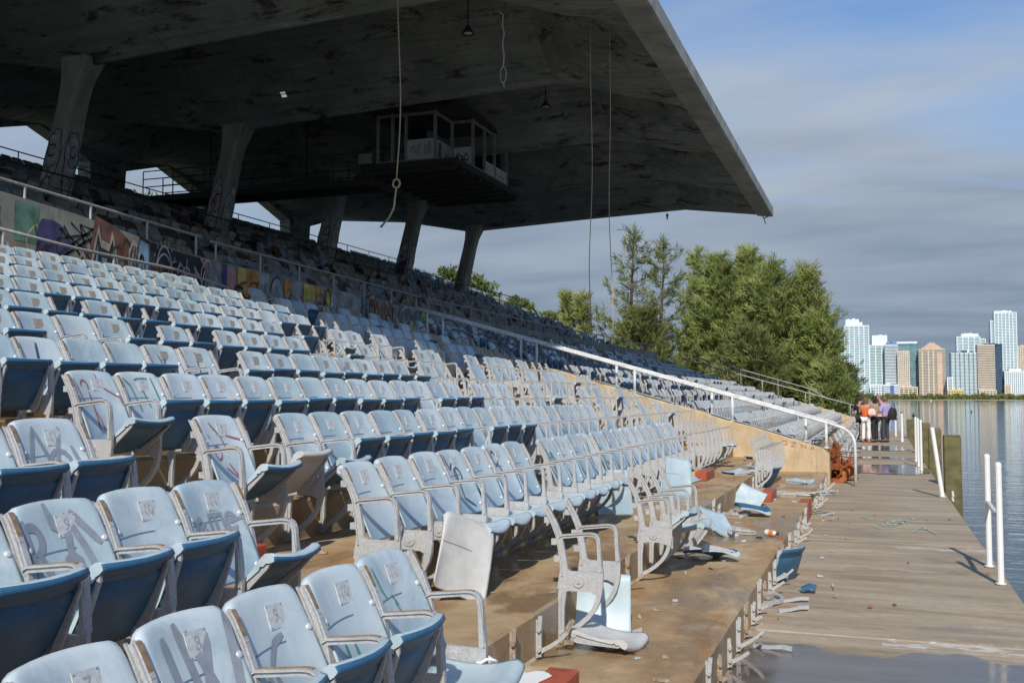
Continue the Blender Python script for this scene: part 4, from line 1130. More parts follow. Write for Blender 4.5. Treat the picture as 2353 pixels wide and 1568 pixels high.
# broken brackets left on the risers
for d, (sec, k, n_, c, y, last) in stubs:
    o = link('broken_bracket', ME_STUB[(n_ * 5 + k) % 6], None, (xr(k), y, RS * k))
    tag(o, f'snapped grey seat bracket on the {ORD[k + 1]} riser, {ORD[n_]} place past the {"near" if sec == "m" else "second"} aisle', 'bracket', 'snapped brackets on the upper risers')
y, i = 5.42, 0
while y < 20.5:
    if not (14.5 < y < 15.6):
        i += 1
        o = link('broken_bracket', ME_STUB[(i * 7) % 6], None, (X0, y, 0), (0, 0, rng.uniform(-.06, .06)))
        tag(o, f'snapped grey seat bracket on the dock-edge riser, {ORD[i]} from the camera', 'bracket', 'snapped brackets along the dock edge')
    y += P_ * rng.choice([1, 1, 1, 1, 1.9]) 

# ------------------------------------------------------------------ far seats: one mass, too many and too small to count
class Tpl:
    def __init__(s): s.mb = MB()
def lowstd():
    b = MB()
    b.strip_y([POST[0], POST[2], POST[5]], [0.05, 0.048, 0.04], -0.014, 0.014)
    b.strip_y([ARM[0], (0.12, 0.68), (0.215, 0.684), (0.246, 0.655), (0.256, 0.43)], 0.026, -0.016, 0.016)
    b.strip_y([(0.0, 0.375), (0.27, 0.375)], 0.12, -0.010, 0.010)
    b.strip_y([LEG[0], LEG[2]], 0.04, -0.012, 0.012)
    b.strip_y([STRUT[0], STRUT[3], STRUT[5], STRUT[7]], 0.032, -0.012, 0.012)
    return b
def lowback():
    b = MB(); S = [0, .1, .5, .9, 1]; T = [0, .5, .92, 1]
    vs = [back_pt(s, t) for t in T for s in S] + [tuple(np.array(back_pt(s, t)) - np.array((0.014 if t < .9 else .03, 0, 0))) for t in T for s in S]
    ns, nt = 5, 4; N_ = 20; fs = []
    for j in range(nt - 1):
        for i in range(ns - 1):
            a = j * ns + i; fs += [(a, a + 1, a + ns + 1, a + ns), (N_ + a, N_ + a + ns, N_ + a + ns + 1, N_ + a + 1)]
    for i in range(ns - 1):
        a = (nt - 1) * ns + i; fs += [(a, a + 1, N_ + a + 1, N_ + a)]
    for j in range(nt - 1):
        a = j * ns; c = a + ns - 1; fs += [(a, a + ns, N_ + a + ns, N_ + a), (c, N_ + c, N_ + c + ns, c + ns)]
    b.add(vs, fs); return b
def lowpan(ang):
    b = MB(); prof = [(-0.03, 0.01), (0.18, 0.0), (0.33, 0.022), (0.38, 0.0), (0.36, -0.028), (0.18, -0.016)]
    ca, sa = math.cos(R(ang)), math.sin(R(ang)); vs = []
    for r_, h_ in prof:
        for s in (0, .5, 1):
            rr = r_ + (0.03 if s == .5 and r_ > .3 else 0)
            vs.append((0.122 + rr * ca - h_ * sa, 0.03 + (P_ - .06) * s, 0.368 + rr * sa + h_ * ca))
    fs = []
    for j in range(6):
        for i in range(2): fs.append((j * 3 + i, j * 3 + i + 1, ((j + 1) % 6) * 3 + i + 1, ((j + 1) % 6) * 3 + i))
    b.add(vs, fs); return b
TP = dict(std=lowstd(), back=lowback(), up=lowpan(64), down=lowpan(4), half=lowpan(40))
TA = {k_: (np.array(v_.v, float), np.array(v_.f, int)) for k_, v_ in TP.items()}
acc_v, acc_f, acc_m, base = [], [], [], 0
MI = dict(cast=0, plastic=1, blue=2, burnt=3, pan=4)
def put(tpl, loc, mats, rz=0.0):
    global base
    v, f = TA[tpl]
    acc_v.append(v + np.array(loc)); acc_f.append(f + base); base += len(v)
    if isinstance(mats, str): acc_m.append(np.full(len(f), MI[mats]))
    else: acc_m.append(np.array([MI[q] for q in mats]))
PANM = []
for j in range(6): PANM += (['pan'] * 2 if j < 3 else ['blue'] * 2)
def far_seat(x, y, z, c):
    put('std', (x, y, z), 'cast')
    if c in 'UDHbX': put('back', (x, y, z), 'burnt' if c == 'X' else 'plastic')
    if c in 'UuX': put('up', (x, y, z), PANM)
    if c in 'Dd': put('down', (x, y, z), PANM)
    if c in 'Hh': put('half', (x, y, z), PANM)
for (sec, k, n_, c, y, last) in rest: far_seat(xr(k), y, RS * k, c)
rf = random.Random(5)
for k in range(0, NROW):
    y = 21.45; blockburn = 0
    while y < 49.9:
        if 34.9 < y < 35.8: y += P_; continue
        q = rf.random()
        if k == 0: c = 'd' if q < .12 else ('f' if q < .3 else '.')
        elif k <= 2: c = 'b' if q < .50 else ('D' if q < .78 else ('d' if q < .86 else 'f'))
        else:
            if y < 30 and k >= 4: c = 'X' if q < .34 else ('b' if q < .62 else ('D' if q < .8 else ('U' if q < .9 else 'f')))
            else: c = 'b' if q < .62 else ('D' if q < .76 else ('X' if q < .84 else ('U' if q < .92 else 'f')))
        if k == 11 and y < 46 and rf.random() < .75: c = '.'
        if c != '.': far_seat(xr(k), y, RS * k, c)
        y += P_
me = fast_mesh('far_seat_rows', np.concatenate(acc_v), np.concatenate(acc_f), [M['castfar'], M['plastic'], M['blue'], M['burnt'], M['pan']], np.concatenate(acc_m))
tag(link('far_seat_rows', me), 'mass of weathered blue seats filling the far block beyond the pipe handrail', 'seats', kind='stuff')

# seats that carry on past the left edge of the picture
acc_v, acc_f, acc_m, base = [], [], [], 0
for (sec, k, n_, c, y, last) in side: far_seat(xr(k), y, RS * k, c)
for k in range(1, NROW):
    y = -2.6
    while y < (1.40 if k <= 5 else 4.05):
        far_seat(xr(k), y, RS * k, rf.choice('UUUUDbU')); y += P_
me = fast_mesh('side_seat_rows', np.concatenate(acc_v), np.concatenate(acc_f), [M['castfar'], M['plastic'], M['blue'], M['burnt'], M['pan']], np.concatenate(acc_m))
tag(link('side_seat_rows', me), 'rows of blue seats carrying on past the left edge of the picture', 'seats', kind='stuff')

# upper deck seats, a dim mass behind the railing
acc_v, acc_f, acc_m, base = [], [], [], 0
bx = MB(); bx.box(-0.05, -0.02, 0.03, P_ - 0.03, 0.42, 0.70); bx.box(-0.02, 0.30, 0.03, P_ - 0.03, 0.36, 0.40); bx.box(0.0, 0.25, -0.012, 0.012, 0.02, 0.60)
TA['ub'] = (np.array(bx.v, float), np.array(bx.f, int))
bx = MB(); bx.box(-0.05, -0.02, 0.03, P_ - 0.03, 0.42, 0.70); bx.box(0.0, 0.25, -0.012, 0.012, 0.02, 0.60); bx.box(0.0, 0.06, 0.03, P_ - .03, .38, .74)
TA['uc'] = (np.array(bx.v, float), np.array(bx.f, int))
for i, (x, z) in enumerate(UP):
    zf = z - (0.36 if x > -20 else 0.31)
    if i > len(UP) - 3: continue
    y = 8.0
    while y < 57:
        if i > 0 and rf.random() < .75 and not any(abs(y - c) < .7 and abs(x + 20.5) < 1.0 for c in YC):
            mm = rf.choice(['plastic', 'plastic', 'pan', 'pan', 'burnt', 'cast']); put('back', (x, y, zf - .04), mm)
            if rf.random() < .5: put('up' if rf.random() < .6 else 'down', (x, y, zf - .04), [mm] * 12)
        y += P_ * (1 if rf.random() < .95 else 3)
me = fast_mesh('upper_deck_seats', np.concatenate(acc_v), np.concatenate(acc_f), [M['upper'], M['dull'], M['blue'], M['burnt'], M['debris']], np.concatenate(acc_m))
tag(link('upper_deck_seats', me), 'dim mass of broken seats on the shaded upper deck under the roof', 'seats', kind='stuff')
# ------------------------------------------------------------------ aisle half-steps with red nosings
def step_block(k, y0, y1, label, painted='end'):
    xb = xr(k + 1) + 0.003; xf = xr(k + 1) + 0.42; z0 = RS * (k + 1) + 0.002; h = 0.13
    root = empty('step_block', (xb, y0, z0), label, 'step')
    b = MB(); b.box(0, xf - xb - 0.16, 0, y1 - y0, 0, h); bevel_obj(b.build('block_body', M['stepcon'], root), 0.008)
    b = MB(); b.box(xf - xb - 0.158, xf - xb, 0, y1 - y0, 0, h + 0.003); bevel_obj(b.build('painted_nosing', M['redpaint'], root), 0.008)
for k in range(0, 5):
    step_block(k, 4.35, 4.95, ['red-nosed concrete half-step lying lowest in the near aisle, by the end seat', 'red-nosed half-step in the near aisle, second from the bottom, beside the end seat',
               'half-step in the near aisle, third from the bottom', 'half-step in the near aisle, fourth from the bottom', 'half-step in the near aisle, fifth from the bottom'][k])
    step_block(k, 14.72, 15.5, ['red-ended concrete half-step lowest in the second aisle, near fallen seat pans', 'red-painted half-step in the second aisle, second from the bottom, beside blue debris',
               'half-step in the second aisle, third from the bottom', 'half-step in the second aisle, fourth from the bottom', 'half-step in the second aisle, fifth from the bottom'][k])
b = MB(); b.box(0, 0.13, 0, 0.62, -0.2, 0.004); b.box(0.129, 0.134, 0.0, 0.62, -0.2, 0.003)
tag(b.build('painted_edge', M['redpaint'], None, loc=(X0 - 0.128, 14.8, RS)), 'dull red painted edge on the dock-side riser at the second aisle', 'painted edge')
b = MB(); b.add([(x, y, 0) for x, y in blob(0, 0, 0.13, 0.2, 6, amp=.3)], [tuple(range(26))])
tag(b.build('paint_patch', M['white'], None, loc=(-1.62, 4.62, RS + 0.137)), 'small flaking white paint patch on the lowest near half-step', 'paint patch')

# ------------------------------------------------------------------ loose wreckage
def loose_pan(label, loc, rot, grey=False, brackets=True, name='loose_seat_pan'):
    root = empty(name, loc, label, 'seat pan', rot=rot)
    pn = link('pan_shell', ME_PANG if grey else ME_PAN, root, (-0.17, -P_ / 2, 0))
    if brackets:
        link('bracket', ME_BRK, root, (-0.17, 0.045 - P_ / 2, 0)); link('bracket', ME_BRK, root, (-0.17, P_ / 2 - 0.045, 0))
    return root
def loose_back(label, loc, rot, me=None):
    root = empty('seat_debris', loc, label, 'seat back', rot=rot)
    bk = link('back_shell', me or ME_BACK, root, (0, -P_ / 2, -0.625))
    return root
def loose_frame(label, loc, rot, mesh=None):
    o = link('seat_debris', mesh or ME_STD, None, loc, rot)
    return tag(o, label, 'seat frame')
T1, T2 = RS, 2 * RS
loose_back('grey seat back propped on a corner behind the numbered end seat', (-2.36, 5.78, T2 + 0.245), (R(-24), R(8), R(-38)), ME_BACKG)
loose_pan('blue and white pan standing upright beside the lone bare seat frame', (-1.68, 6.40, T1 + 0.18), (R(0), R(-76), R(104)), False, False)
loose_pan('whitish pan fallen flat on the wet tread under the broken seat frame', (-1.50, 5.98, T1 + 0.075), (R(-5), R(7), R(-8)), True, True)
loose_frame('broken seat frame twisted against the riser under the fallen whitish pan', (-1.80, 5.80, T1 + 0.02), (R(8), R(30), R(10)), ME_STUB[3])
loose_back('large pale blue seat back propped on the tread below the numbered row', (-2.58, 10.35, T2 + 0.20), (R(4), R(18), R(-52)))
loose_back('pale blue seat back leaning behind the bare frames near the red step', (-2.35, 12.6, T2 + 0.205), (R(-6), R(10), R(-62)))
loose_pan('peeling white and blue pan tilted on the lowest tread', (-1.60, 11.1, T1 + 0.13), (R(-20), R(34), R(-50)), False, True)
loose_pan('dark blue pan lying face down with its end curling up', (-1.46, 13.0, T1 + 0.09), (R(184), R(12), R(20)), False, False)
loose_pan('strong blue pan leaning upright by the clustered bare frames', (-1.62, 16.95, T1 + 0.20), (R(0), R(-62), R(-18)), False, False)
loose_pan('flat blue pan against the foot of the aisle wall', (-2.2, 20.35, T2 + 0.03), (R(0), R(4), R(75)))
loose_pan('pale pan resting on the second tread beside the red step block', (-2.05, 16.3, T2 + 0.05), (R(0), R(-6), R(40)))
loose_frame('pale seat frame lying flat on the lowest tread beyond the red-ended step', (-1.52, 16.2, T1 + 0.022), (R(90), 0, R(12)))
loose_frame('pale seat frame lying flat next to the dark blue pan', (-1.72, 13.4, T1 + 0.022), (R(90), 0, R(-8)))
loose_frame('seat frame lying on the dock against the first riser', (-0.88, 9.35, 0.022), (R(90), R(0), R(-28)))
loose_frame('second seat frame crossed over the one lying on the dock', (-0.80, 10.0, 0.06), (R(78), R(20), R(-100)))
loose_pan('dark scrap of seat pan wedged behind the frames on the dock', (-0.83, 10.05, 0.17), (R(0), R(-70), R(-30)), False, False)
b = MB(); b.strip_y([(0, 0), (0.06, 0.03), (0.12, 0.02)], 0.04, 0, 0.09); tag(b.build('plastic_scrap', M['blue'], None, loc=(-0.66, 9.5, 0.03)), 'bright blue plastic scrap among the frames on the dock', 'scrap')
loose_pan('pale blue pan lying upturned in front of the bare frames, lowest tread', (-1.42, 9.4, T1 + 0.06), (R(170), R(8), R(35)))
loose_pan('greyish pan leaning on the second riser past the bare frames', (-1.68, 10.1, T1 + 0.16), (R(12), R(-52), R(12)), True, False)
loose_frame('pale frame fallen sideways across the lowest tread near the tilted pan', (-1.72, 11.7, T1 + 0.022), (R(88), R(4), R(24)))
loose_frame('pale frame toppled on the second tread below the numbered row', (-2.55, 11.6, T2 + 0.022), (R(90), R(0), R(-30)))
loose_back('seat back lying face up on the second tread near the second aisle', (-2.45, 13.6, T2 + 0.06), (R(8), R(-84), R(14)))
loose_pan('blue pan wedged under the frames at the start of the second aisle', (-1.65, 14.2, T1 + 0.12), (R(30), R(-40), R(60)), False, True)
loose_frame('pale frame leaning on the red-ended half-step', (-1.3, 15.8, T1 + 0.022), (R(84), R(10), R(70)))
loose_frame('grey frame dropped on the second tread beyond the second aisle', (-2.3, 18.0, T2 + 0.022), (R(90), R(0), R(40)))
loose_pan('pale pan dropped flat in front of the clustered bare frames', (-1.25, 18.2, T1 + 0.045), (R(0), R(3), R(-20)))
# strips of snapped bracket lying on the dock
for i, (x, y, a) in enumerate(((-0.72, 7.35, -12), (-0.66, 8.6, 35), (-0.7, 9.0, 28), (-0.68, 15.6, 50))):
    b = MB(); b.strip_y([(0, 0.014), (0.10, 0.02), (0.2, 0.035), (0.27, 0.03)], [0.03, 0.024, 0.026, 0.03], -0.012, 0.012)
    tag(b.build('snapped_strut', M['cast'], None, loc=(x - 0.12, y, 0.0), rot=(0, 0, R(a))), ['snapped strut lying at the edge of the near puddle', 'snapped strut on the dock, nearer of the crossed pair', 'snapped strut on the dock, farther of the crossed pair', 'snapped strut on the dock below the red painted edge'][i], 'strut')
# crushed drink can / bottle
root = empty('crushed_bottle', (-1.08, 11.16, T1 + 0.04), 'small crushed orange and white bottle lying on the lowest tread', 'bottle', rot=(R(90), R(8), R(60)))
b = MB(); b.lathe([(0.001, -0.07), (0.030, -0.07), (0.036, -0.05), (0.033, -0.01), (0.037, 0.02), (0.030, 0.045), (0.014, 0.06), (0.014, 0.075)], n=14); b.build('bottle_body', simple('bottle_white', (0.7, 0.66, 0.6), 0.4), root, True)
b = MB(); b.lathe([(0.0345, -0.012), (0.0385, 0.02), (0.032, 0.043)], n=14); b.build('bottle_label', simple('label_orange', (0.65, 0.22, 0.05), 0.5), root, True)
b = MB(); b.lathe([(0.016, 0.072), (0.016, 0.09), (0.001, 0.09)], n=10); b.build('bottle_cap', M['dark'], root, True)
# splinters of plastic, metal and rust flakes swept along the treads: too many and small to count
rq = random.Random(44); b = MB()
for i in range(110):
    k = rq.choice([0, 0, 0, 1, 1, 2]); x = rq.uniform(xr(k + 1) + .03, xr(k) - .05); y = rq.choice([rq.uniform(5.2, 14.5), rq.uniform(8.5, 19.8)]); z = RS * (k + 1) + .004
    if rq.random() < .2: x, y, z = rq.uniform(-.88, -.35), rq.uniform(8, 19), .011
    s_ = rq.uniform(.010, .04); a = rq.uniform(0, 6.28); el = rq.uniform(.25, 1); h = rq.uniform(.002, .02); b.cur = rq.choice([0, 1, 1, 2, 2, 3])
    c_, n_ = math.cos(a), math.sin(a); pts = [(-1, -.4), (.9, -.5 * rq.random()), (1.1, .5), (-.6, .6 * rq.random() + .1)]
    vs = [(x + s_ * (p * c_ - q * el * n_), y + s_ * (p * n_ + q * el * c_), z) for p, q in pts]; vt = [(v[0], v[1], v[2] + h * rq.uniform(.4, 1.4)) for v in vs]
    b.add(vs + vt, [(4, 5, 6, 7), (0, 1, 5, 4), (1, 2, 6, 5), (2, 3, 7, 6), (3, 0, 4, 7)])
tag(b.build('debris_scatter', [M['pan'], M['castrust'], M['cast'], M['dark']]), 'splinters of plastic, metal and rust scattered over the lowest treads', 'debris', kind='stuff')
# wire and rope tied to the end seat
root = empty('knotted_rope', (xr(1) + 0.26, 4.06, RS + 0.36), 'frayed rope and wire knotted round the arm of the numbered end seat', 'rope')
r4 = random.Random(3); b = MB()
for q in range(4):
    a0 = r4.uniform(0, 6)
    b.tube([(0.035 * math.cos(a0 + t) * (1 + .3 * math.sin(3 * t)) + .01, 0.035 * math.sin(a0 + t), 0.02 - 0.02 * q + 0.012 * math.sin(2 * t)) for t in np.linspace(0, 6.3, 18)], 0.007, 5)
b.build('knot', M['whiterope'], root, True)
b = MB()
for q in range(5):
    x_ = r4.uniform(-.03, .03); b.tube([(0.02, 0, -.03), (0.02 + x_, r4.uniform(-.04, .02), -.10), (x_ * 2, r4.uniform(-.06, .02), -.17 - .03 * q)], 0.005, 4)
b.build('frayed_end', simple('old_rope_grey', (.33, .32, .30), .9), root)
b = MB(); b.tube([(0.03 + .05 * math.cos(t), -.02 + .02 * math.sin(t), -.06 + .02 * math.sin(t * 2)) for t in np.linspace(0, 6.2, 16)], 0.004, 5); b.build('wire_loop', M['galv'], root, True)
# small litter on treads and dock: pebbles and leaves
for i in range(18):
    onDock = i % 2
    x = rng.uniform(-0.8, 1.0) if onDock else rng.uniform(-1.75, -1.0); y = rng.uniform(5.5, 16); s = rng.uniform(.008, .02)
    b = MB(); vs = [(s * 1.4 * math.cos(a), s * math.sin(a), 0) for a in np.linspace(0, 2 * math.pi, 7)[:-1]] + [(0, 0, s * .8)]
    b.add(vs, [(j, (j + 1) % 6, 6) for j in range(6)])
    o = b.build('litter_chip', M['rust'] if i % 3 else M['dark'], None, loc=(x, y, (0.010 if onDock else T1 + 0.007)), rot=(0, 0, rng.uniform(0, 6)))
    tag(o, 'tiny dark chip of litter on the ' + ('dock' if onDock else 'lowest tread'), 'litter', 'litter chips on the dock' if onDock else 'litter chips on the lowest tread')
# collapsed rusty seat frames beyond the aisle wall
root = empty('rusted_wreck', (-0.86, 22.4, 0), 'collapsed heap of bright orange rusted seat frames by the wall end', 'wreckage')
r5 = random.Random(12)
MEr = ME_STD.copy(); MEr.name = 'rusted_frame'; MEr.materials.clear(); MEr.materials.append(M['rust']); MEr.materials.append(M['rust'])
for i in range(3):
    link('rusted_frame', MEr, root, (r5.uniform(-.15, .0), -0.6 + i * 0.5, r5.uniform(-0.1, 0.0)), (R(r5.uniform(-20, 20)), R(r5.uniform(0, 25)), R(r5.uniform(-20, 20))))
for i in range(7):
    q = MB(); q.strip_y([(0, 0), (.08, .06 + .05 * r5.random()), (.12, .2), (.10, .34 + .1 * r5.random())], [.10, .12, .11, .07], -.01, .02); q.build('rusted_plate', M['rust'], root, loc=(r5.uniform(-.05, .1), -.75 + .24 * i, 0.0), rot=(R(r5.uniform(-25, 25)), R(r5.uniform(-10, 30)), R(r5.uniform(-50, 50))))
MEp = ME_PAN.copy(); MEp.materials.clear(); MEp.materials.append(M['rust']); MEp.materials.append(M['rust'])
for i in range(7):
    link('rusted_pan', MEp, root, (r5.uniform(-.05, .12), -0.7 + i * 0.25, r5.uniform(0.08, 0.42)), (R(r5.uniform(-60, 60)), R(r5.uniform(-70, 40)), R(r5.uniform(-60, 60))))
b = MB(); b.tube([(0.0, -0.2, .15), (0.38, 0.0, .36)], 0.025, 5); b.tube([(0.1, 0.5, .05), (0.3, 0.8, .45)], 0.02, 5); b.build('rusted_bar', M['rust'], root)

# chalk scrawl and worn paint on the dock
b = MB(); r6 = random.Random(8)
for q in range(9):
    x_, y_ = r6.uniform(-.45, .45), r6.uniform(14.1, 15.6)
    pts = [(x_ + .10 * j + r6.uniform(-.06, .06), y_ + r6.uniform(-.35, .35)) for j in range(4)]
    for p, c in zip(pts[:-1], pts[1:]):
        d = Vector((c[0] - p[0], c[1] - p[1])).normalized() * 0.011
        b.add([(p[0] + d.y, p[1] - d.x, 0), (c[0] + d.y, c[1] - d.x, 0), (c[0] - d.y, c[1] + d.x, 0), (p[0] - d.y, p[1] + d.x, 0)], [(0, 1, 2, 3)])
tag(b.build('chalk_scrawl', simple('chalk_turquoise', (.33, .50, .47), .9), None, loc=(0.05, 0, 0.009)), 'faint turquoise scrawl chalked across the dock', 'chalk marks')
# ------------------------------------------------------------------ dock posts and piles
def post(label, x, y, h, r_=0.029, lean=(0, 0), tip=None):
    root = empty('white_post', (x, y, 0), label, 'post')
    b = MB(); b.tube([(0, 0, 0), (lean[0] * .5, lean[1] * .5, h * .5), (lean[0], lean[1], h)], [r_ * 1.04, r_, r_], 10); b.build('shaft', M['white'], root, False)
    b = MB(); b.lathe([(r_ * 1.06, -0.02), (r_ * 1.02, 0.015), (r_ * .5, 0.03), (0.001, 0.03)], (lean[0], lean[1], h), 10); b.build('cap', M['white'] if not tip else M[tip], root)
    b = MB(); b.lathe([(r_ * 1.7, 0.001), (r_ * 1.7, 0.012), (r_, 0.014)], (0, 0, 0.006), 10); b.build('base_flange', M['galv'], root)
    return root
p1 = post('nearest white dock post, right of the picture, with a bar to its partner', 1.05, 10.55, 1.10)
b = MB(); b.tube([(0, 0.0, 0.62), (0, 0.5, 0.63), (0.0, 1.02, 0.66)], 0.024, 8); b.build('cross_bar', M['galv'], p1)
post('white dock post just behind the nearest one, joined to it by a bar', 1.05, 11.59, 1.12)
post('leaning white dock post standing in front of the big square pile', 1.03, 19.2, 1.17, 0.036, (-0.14, 0.05))
post('white dock post behind the leaning one, nearer of a close pair', 0.95, 26.0, 1.15)
post('white dock post behind the leaning one, farther of a close pair', 0.93, 27.2, 1.16)
post('single white dock post left of the close pair', 0.94, 29.2, 1.15)
post('tall white post with a reddish tip beyond the green pile', 0.86, 41.5, 1.10, 0.045, (0, 0), 'redpaint')
post('white post on the dock directly behind the people', 0.3, 44.5, 1.55, 0.05)
post('small white post on the dock edge right of the people', 0.72, 47, 1.0, 0.04)
def pile(label, x, y, top, w):
    root = empty('mooring_pile', (x, y, -2.2), label, 'pile')
    b = MB(); h = w / 2
    vs = []
    for z_, q in ((0, 1), (1.2, 1.0), (2.2 + top * .5, .98), (2.2 + top, .97)):
        for sx, sy in ((-1, -1), (1, -1), (1, 1), (-1, 1)): vs.append((sx * h * q + rng.uniform(-.01, .01), sy * h * q + rng.uniform(-.01, .01), z_ + (rng.uniform(-.02, .02) if z_ > 2 else 0)))
    b.add(vs, [(s_ * 4 + q, s_ * 4 + (q + 1) % 4, s_ * 4 + 4 + (q + 1) % 4, s_ * 4 + 4 + q) for s_ in range(3) for q in range(4)] + [(12, 13, 14, 15)])
    bevel_obj(b.build('pile_shaft', M['timber'], root), 0.02)
    b = MB(); b.box(-h * .9, h * .9, -h * .9, h * .9, 2.2 + top + .012, 2.2 + top + .03); b.build('pile_cap', simple('algae_cap', (.17, .17, .09), .9), root)
pile('big square mossy timber pile behind the leaning white post', 1.36, 21.8, 0.95, 0.33)
pile('square mossy pile behind the close pair of white posts', 1.36, 28.4, 0.90, 0.32)
pile('square mossy pile partly hidden behind its nearer neighbour', 1.33, 33.5, 0.90, 0.32)
pile('farthest mossy pile, just right of the reddish-tipped post', 1.30, 45.5, 0.75, 0.36)
b = MB(); b.tube([(0, -.12, 0), (0, -.12, .08), (0, 0, .14), (0, .12, .08), (0, .12, 0)], 0.018, 6)
tag(b.build('mooring_ring', M['galv'], None, loc=(1.16, 18.7, 0.0)), 'small metal mooring bracket at the dock edge by the big pile', 'mooring bracket')

# ------------------------------------------------------------------ ropes and lamps hanging from the roof
def hang(name, label, x, y, z0, z1, r_, mat, wob, seed, tail=None):
    zr = roof_z(x, y) + 0.05
    r_rand = random.Random(seed); root = empty(name, (x, y, zr), label, 'rope')
    n_ = 22; pts = []
    for i in range(n_):
        t = i / (n_ - 1); pts.append((wob * math.sin(t * 9 + seed) * t, wob * .6 * math.cos(t * 7 + seed) * t, (z1 - zr) * t))
    b = MB(); b.tube(pts, r_, 6); b.build('cord', M[mat], root, True)
    return root, pts[-1]
root, e = hang('hanging_rope', 'long pale rope hanging from the roof, ending in a ring and frayed tail', -8.80, 18.0, 0, 5.98, 0.014, 'rope', 0.05, 1)
b = MB(); b.tube([(e[0] + 0.075 * math.cos(t), e[1], e[2] - 0.075 + 0.085 * math.sin(t)) for t in np.linspace(1.57, 7.85, 18)], 0.022, 6); b.build('ring_knot', M['rope'], root, True)
b = MB(); b.tube([(e[0], e[1], e[2] - .16), (e[0] - .02, e[1], e[2] - .3), (e[0] - .05, e[1], e[2] - .55), (e[0] - .16, e[1], e[2] - .75), (e[0] - .34, e[1], e[2] - .92)], [.02, .018, .022, .02, .024], 6); b.build('frayed_tail', M['rope'], root, True)
root, e = hang('hanging_rope', 'short white rope with a loop, hanging on a red cord under the roof', -8.40, 23.0, 0, 11.02, 0.016, 'redrope', 0.02, 2)
b = MB(); b.tube([(e[0] - .1, e[1], e[2] + .06), (e[0] - .05, e[1], e[2] + .02), (e[0], e[1], e[2]), (e[0] - .02, e[1], e[2] - .25), (e[0] + .02, e[1], e[2] - .5), (e[0] - .02, e[1], e[2] - .75), (e[0] + .02, e[1], e[2] - 1.0), (e[0], e[1], e[2] - 1.3)], 0.017, 6); b.build('white_length', M['whiterope'], root, True)
b = MB(); b.tube([(e[0] + .075 * math.sin(t) * (1 if t < 3.14 else 1), e[1], e[2] - 1.3 - .2 + .2 * math.cos(t)) for t in np.linspace(0, 6.28, 18)], 0.012, 5); b.tube([(e[0], e[1], e[2] - 1.68), (e[0] + .02, e[1], e[2] - 1.8)], .016, 5); b.build('loop', M['whiterope'], root, True)
hang('hanging_rope', 'left one of two thin ropes dropping from the roof to the seats', -6.50, 24.0, 0, 3.05, 0.011, 'rope', 0.06, 4)
hang('hanging_rope', 'right one of two thin ropes dropping from the roof to the seats', -6.02, 24.0, 0, 3.10, 0.010, 'rope', 0.05, 6)
def pendant(label, x, y, z):
    zr = roof_z(x, y); root = empty('pendant_lamp', (x, y, zr), label, 'lamp')
    b = MB(); b.tube([(0, 0, 0.05), (0, 0, z - zr + .2)], 0.018, 5); b.build('stem', M['dark'], root)
    b = MB(); b.lathe([(.03, .22), (.05, .2), (.09, .12), (.17, .0), (.165, -.01), (.08, .10), (.04, .18)], (0, 0, z - zr), 14); b.build('shade', M['dark'], root, True)
    b = MB(); b.lathe([(.001, -.02), (.10, .0), (.12, .02), (.05, .09)], (0, 0, z - zr), 12); b.build('lens', M['greypan'], root, True)
pendant('bell-shaped pendant lamp under the roof, left of the short white rope', -9.72, 23.9, 11.0)
pendant('bell-shaped pendant lamp under the roof, above and right of the booth', -9.90, 31.0, 11.02)
zr = roof_z(-8.9, 46); root = empty('broken_lamp', (-8.9, 46, zr), 'dark broken lamp dangling on a wire below the roof\'s far edge', 'lamp')
b = MB(); b.tube([(0, 0, .05), (0.0, 0, 10.02 - zr)], .008, 4); b.build('wire', M['dark'], root)
b = MB(); b.lathe([(.03, .12), (.06, .08), (.05, 0), (.02, -.06), (.05, -.12), (.001, -.14)], (0.02, 0, 9.9 - zr), 8); b.build('lamp_body', M['dark'], root)
root = empty('rusty_bracket', (-5.3, 50.1, 10.4), 'small rusty bracket hanging at the far corner of the roof edge', 'bracket')
b = MB(); b.tube([(0, 0, .3), (.3, .1, -.12), (.38, .1, -.4)], .022, 5); b.tube([(.3, .1, -.12), (.55, .1, -.03)], .03, 5); b.build('bent_bar', M['rust'], root)

# ------------------------------------------------------------------ suspended booth and catwalk
bz0, bz1 = 9.65, 11.30
booth = empty('press_booth', (-14.8, 32.5, bz0), 'glassless announcer booth slung under the roof, white panels covered in tags', 'booth')
BO = Vector((-14.8, 32.5, bz0))
bm_frame = simple('booth_frame_paint', (.30, .32, .30), .6, 0, .25, 4); bm_panel = simple('booth_panel_paint', (.62, .64, .62), .6, 0, .2, 3); bm_dark = simple('booth_dark', (.05, .05, .045), .8)
def bb(name, x0, x1, y0, y1, z0, z1, mat): 
    b = MB(); b.box(x0 - BO.x, x1 - BO.x, y0 - BO.y, y1 - BO.y, z0 - BO.z, z1 - BO.z); return b.build(name, mat, booth)
bb('floor_slab', -16.5, -12.95, 30.85, 37.3, 9.40, 9.60, bm_dark)
for i in range(9): bb('floor_joist', -16.4, -13.05, 31.0 + i * .75, 31.12 + i * .75, 9.25, 9.40, bm_dark)
bb('roof_slab', -16.2, -12.9, 30.8, 36.6, bz1, bz1 + .14, bm_dark)
bb('back_wall', -16.1, -13.4, 36.2, 36.3, bz0, bz1, bm_dark)
bb('inner_partition', -15.0, -14.9, 33.0, 36.0, bz0, bz1 - .1, bm_frame)
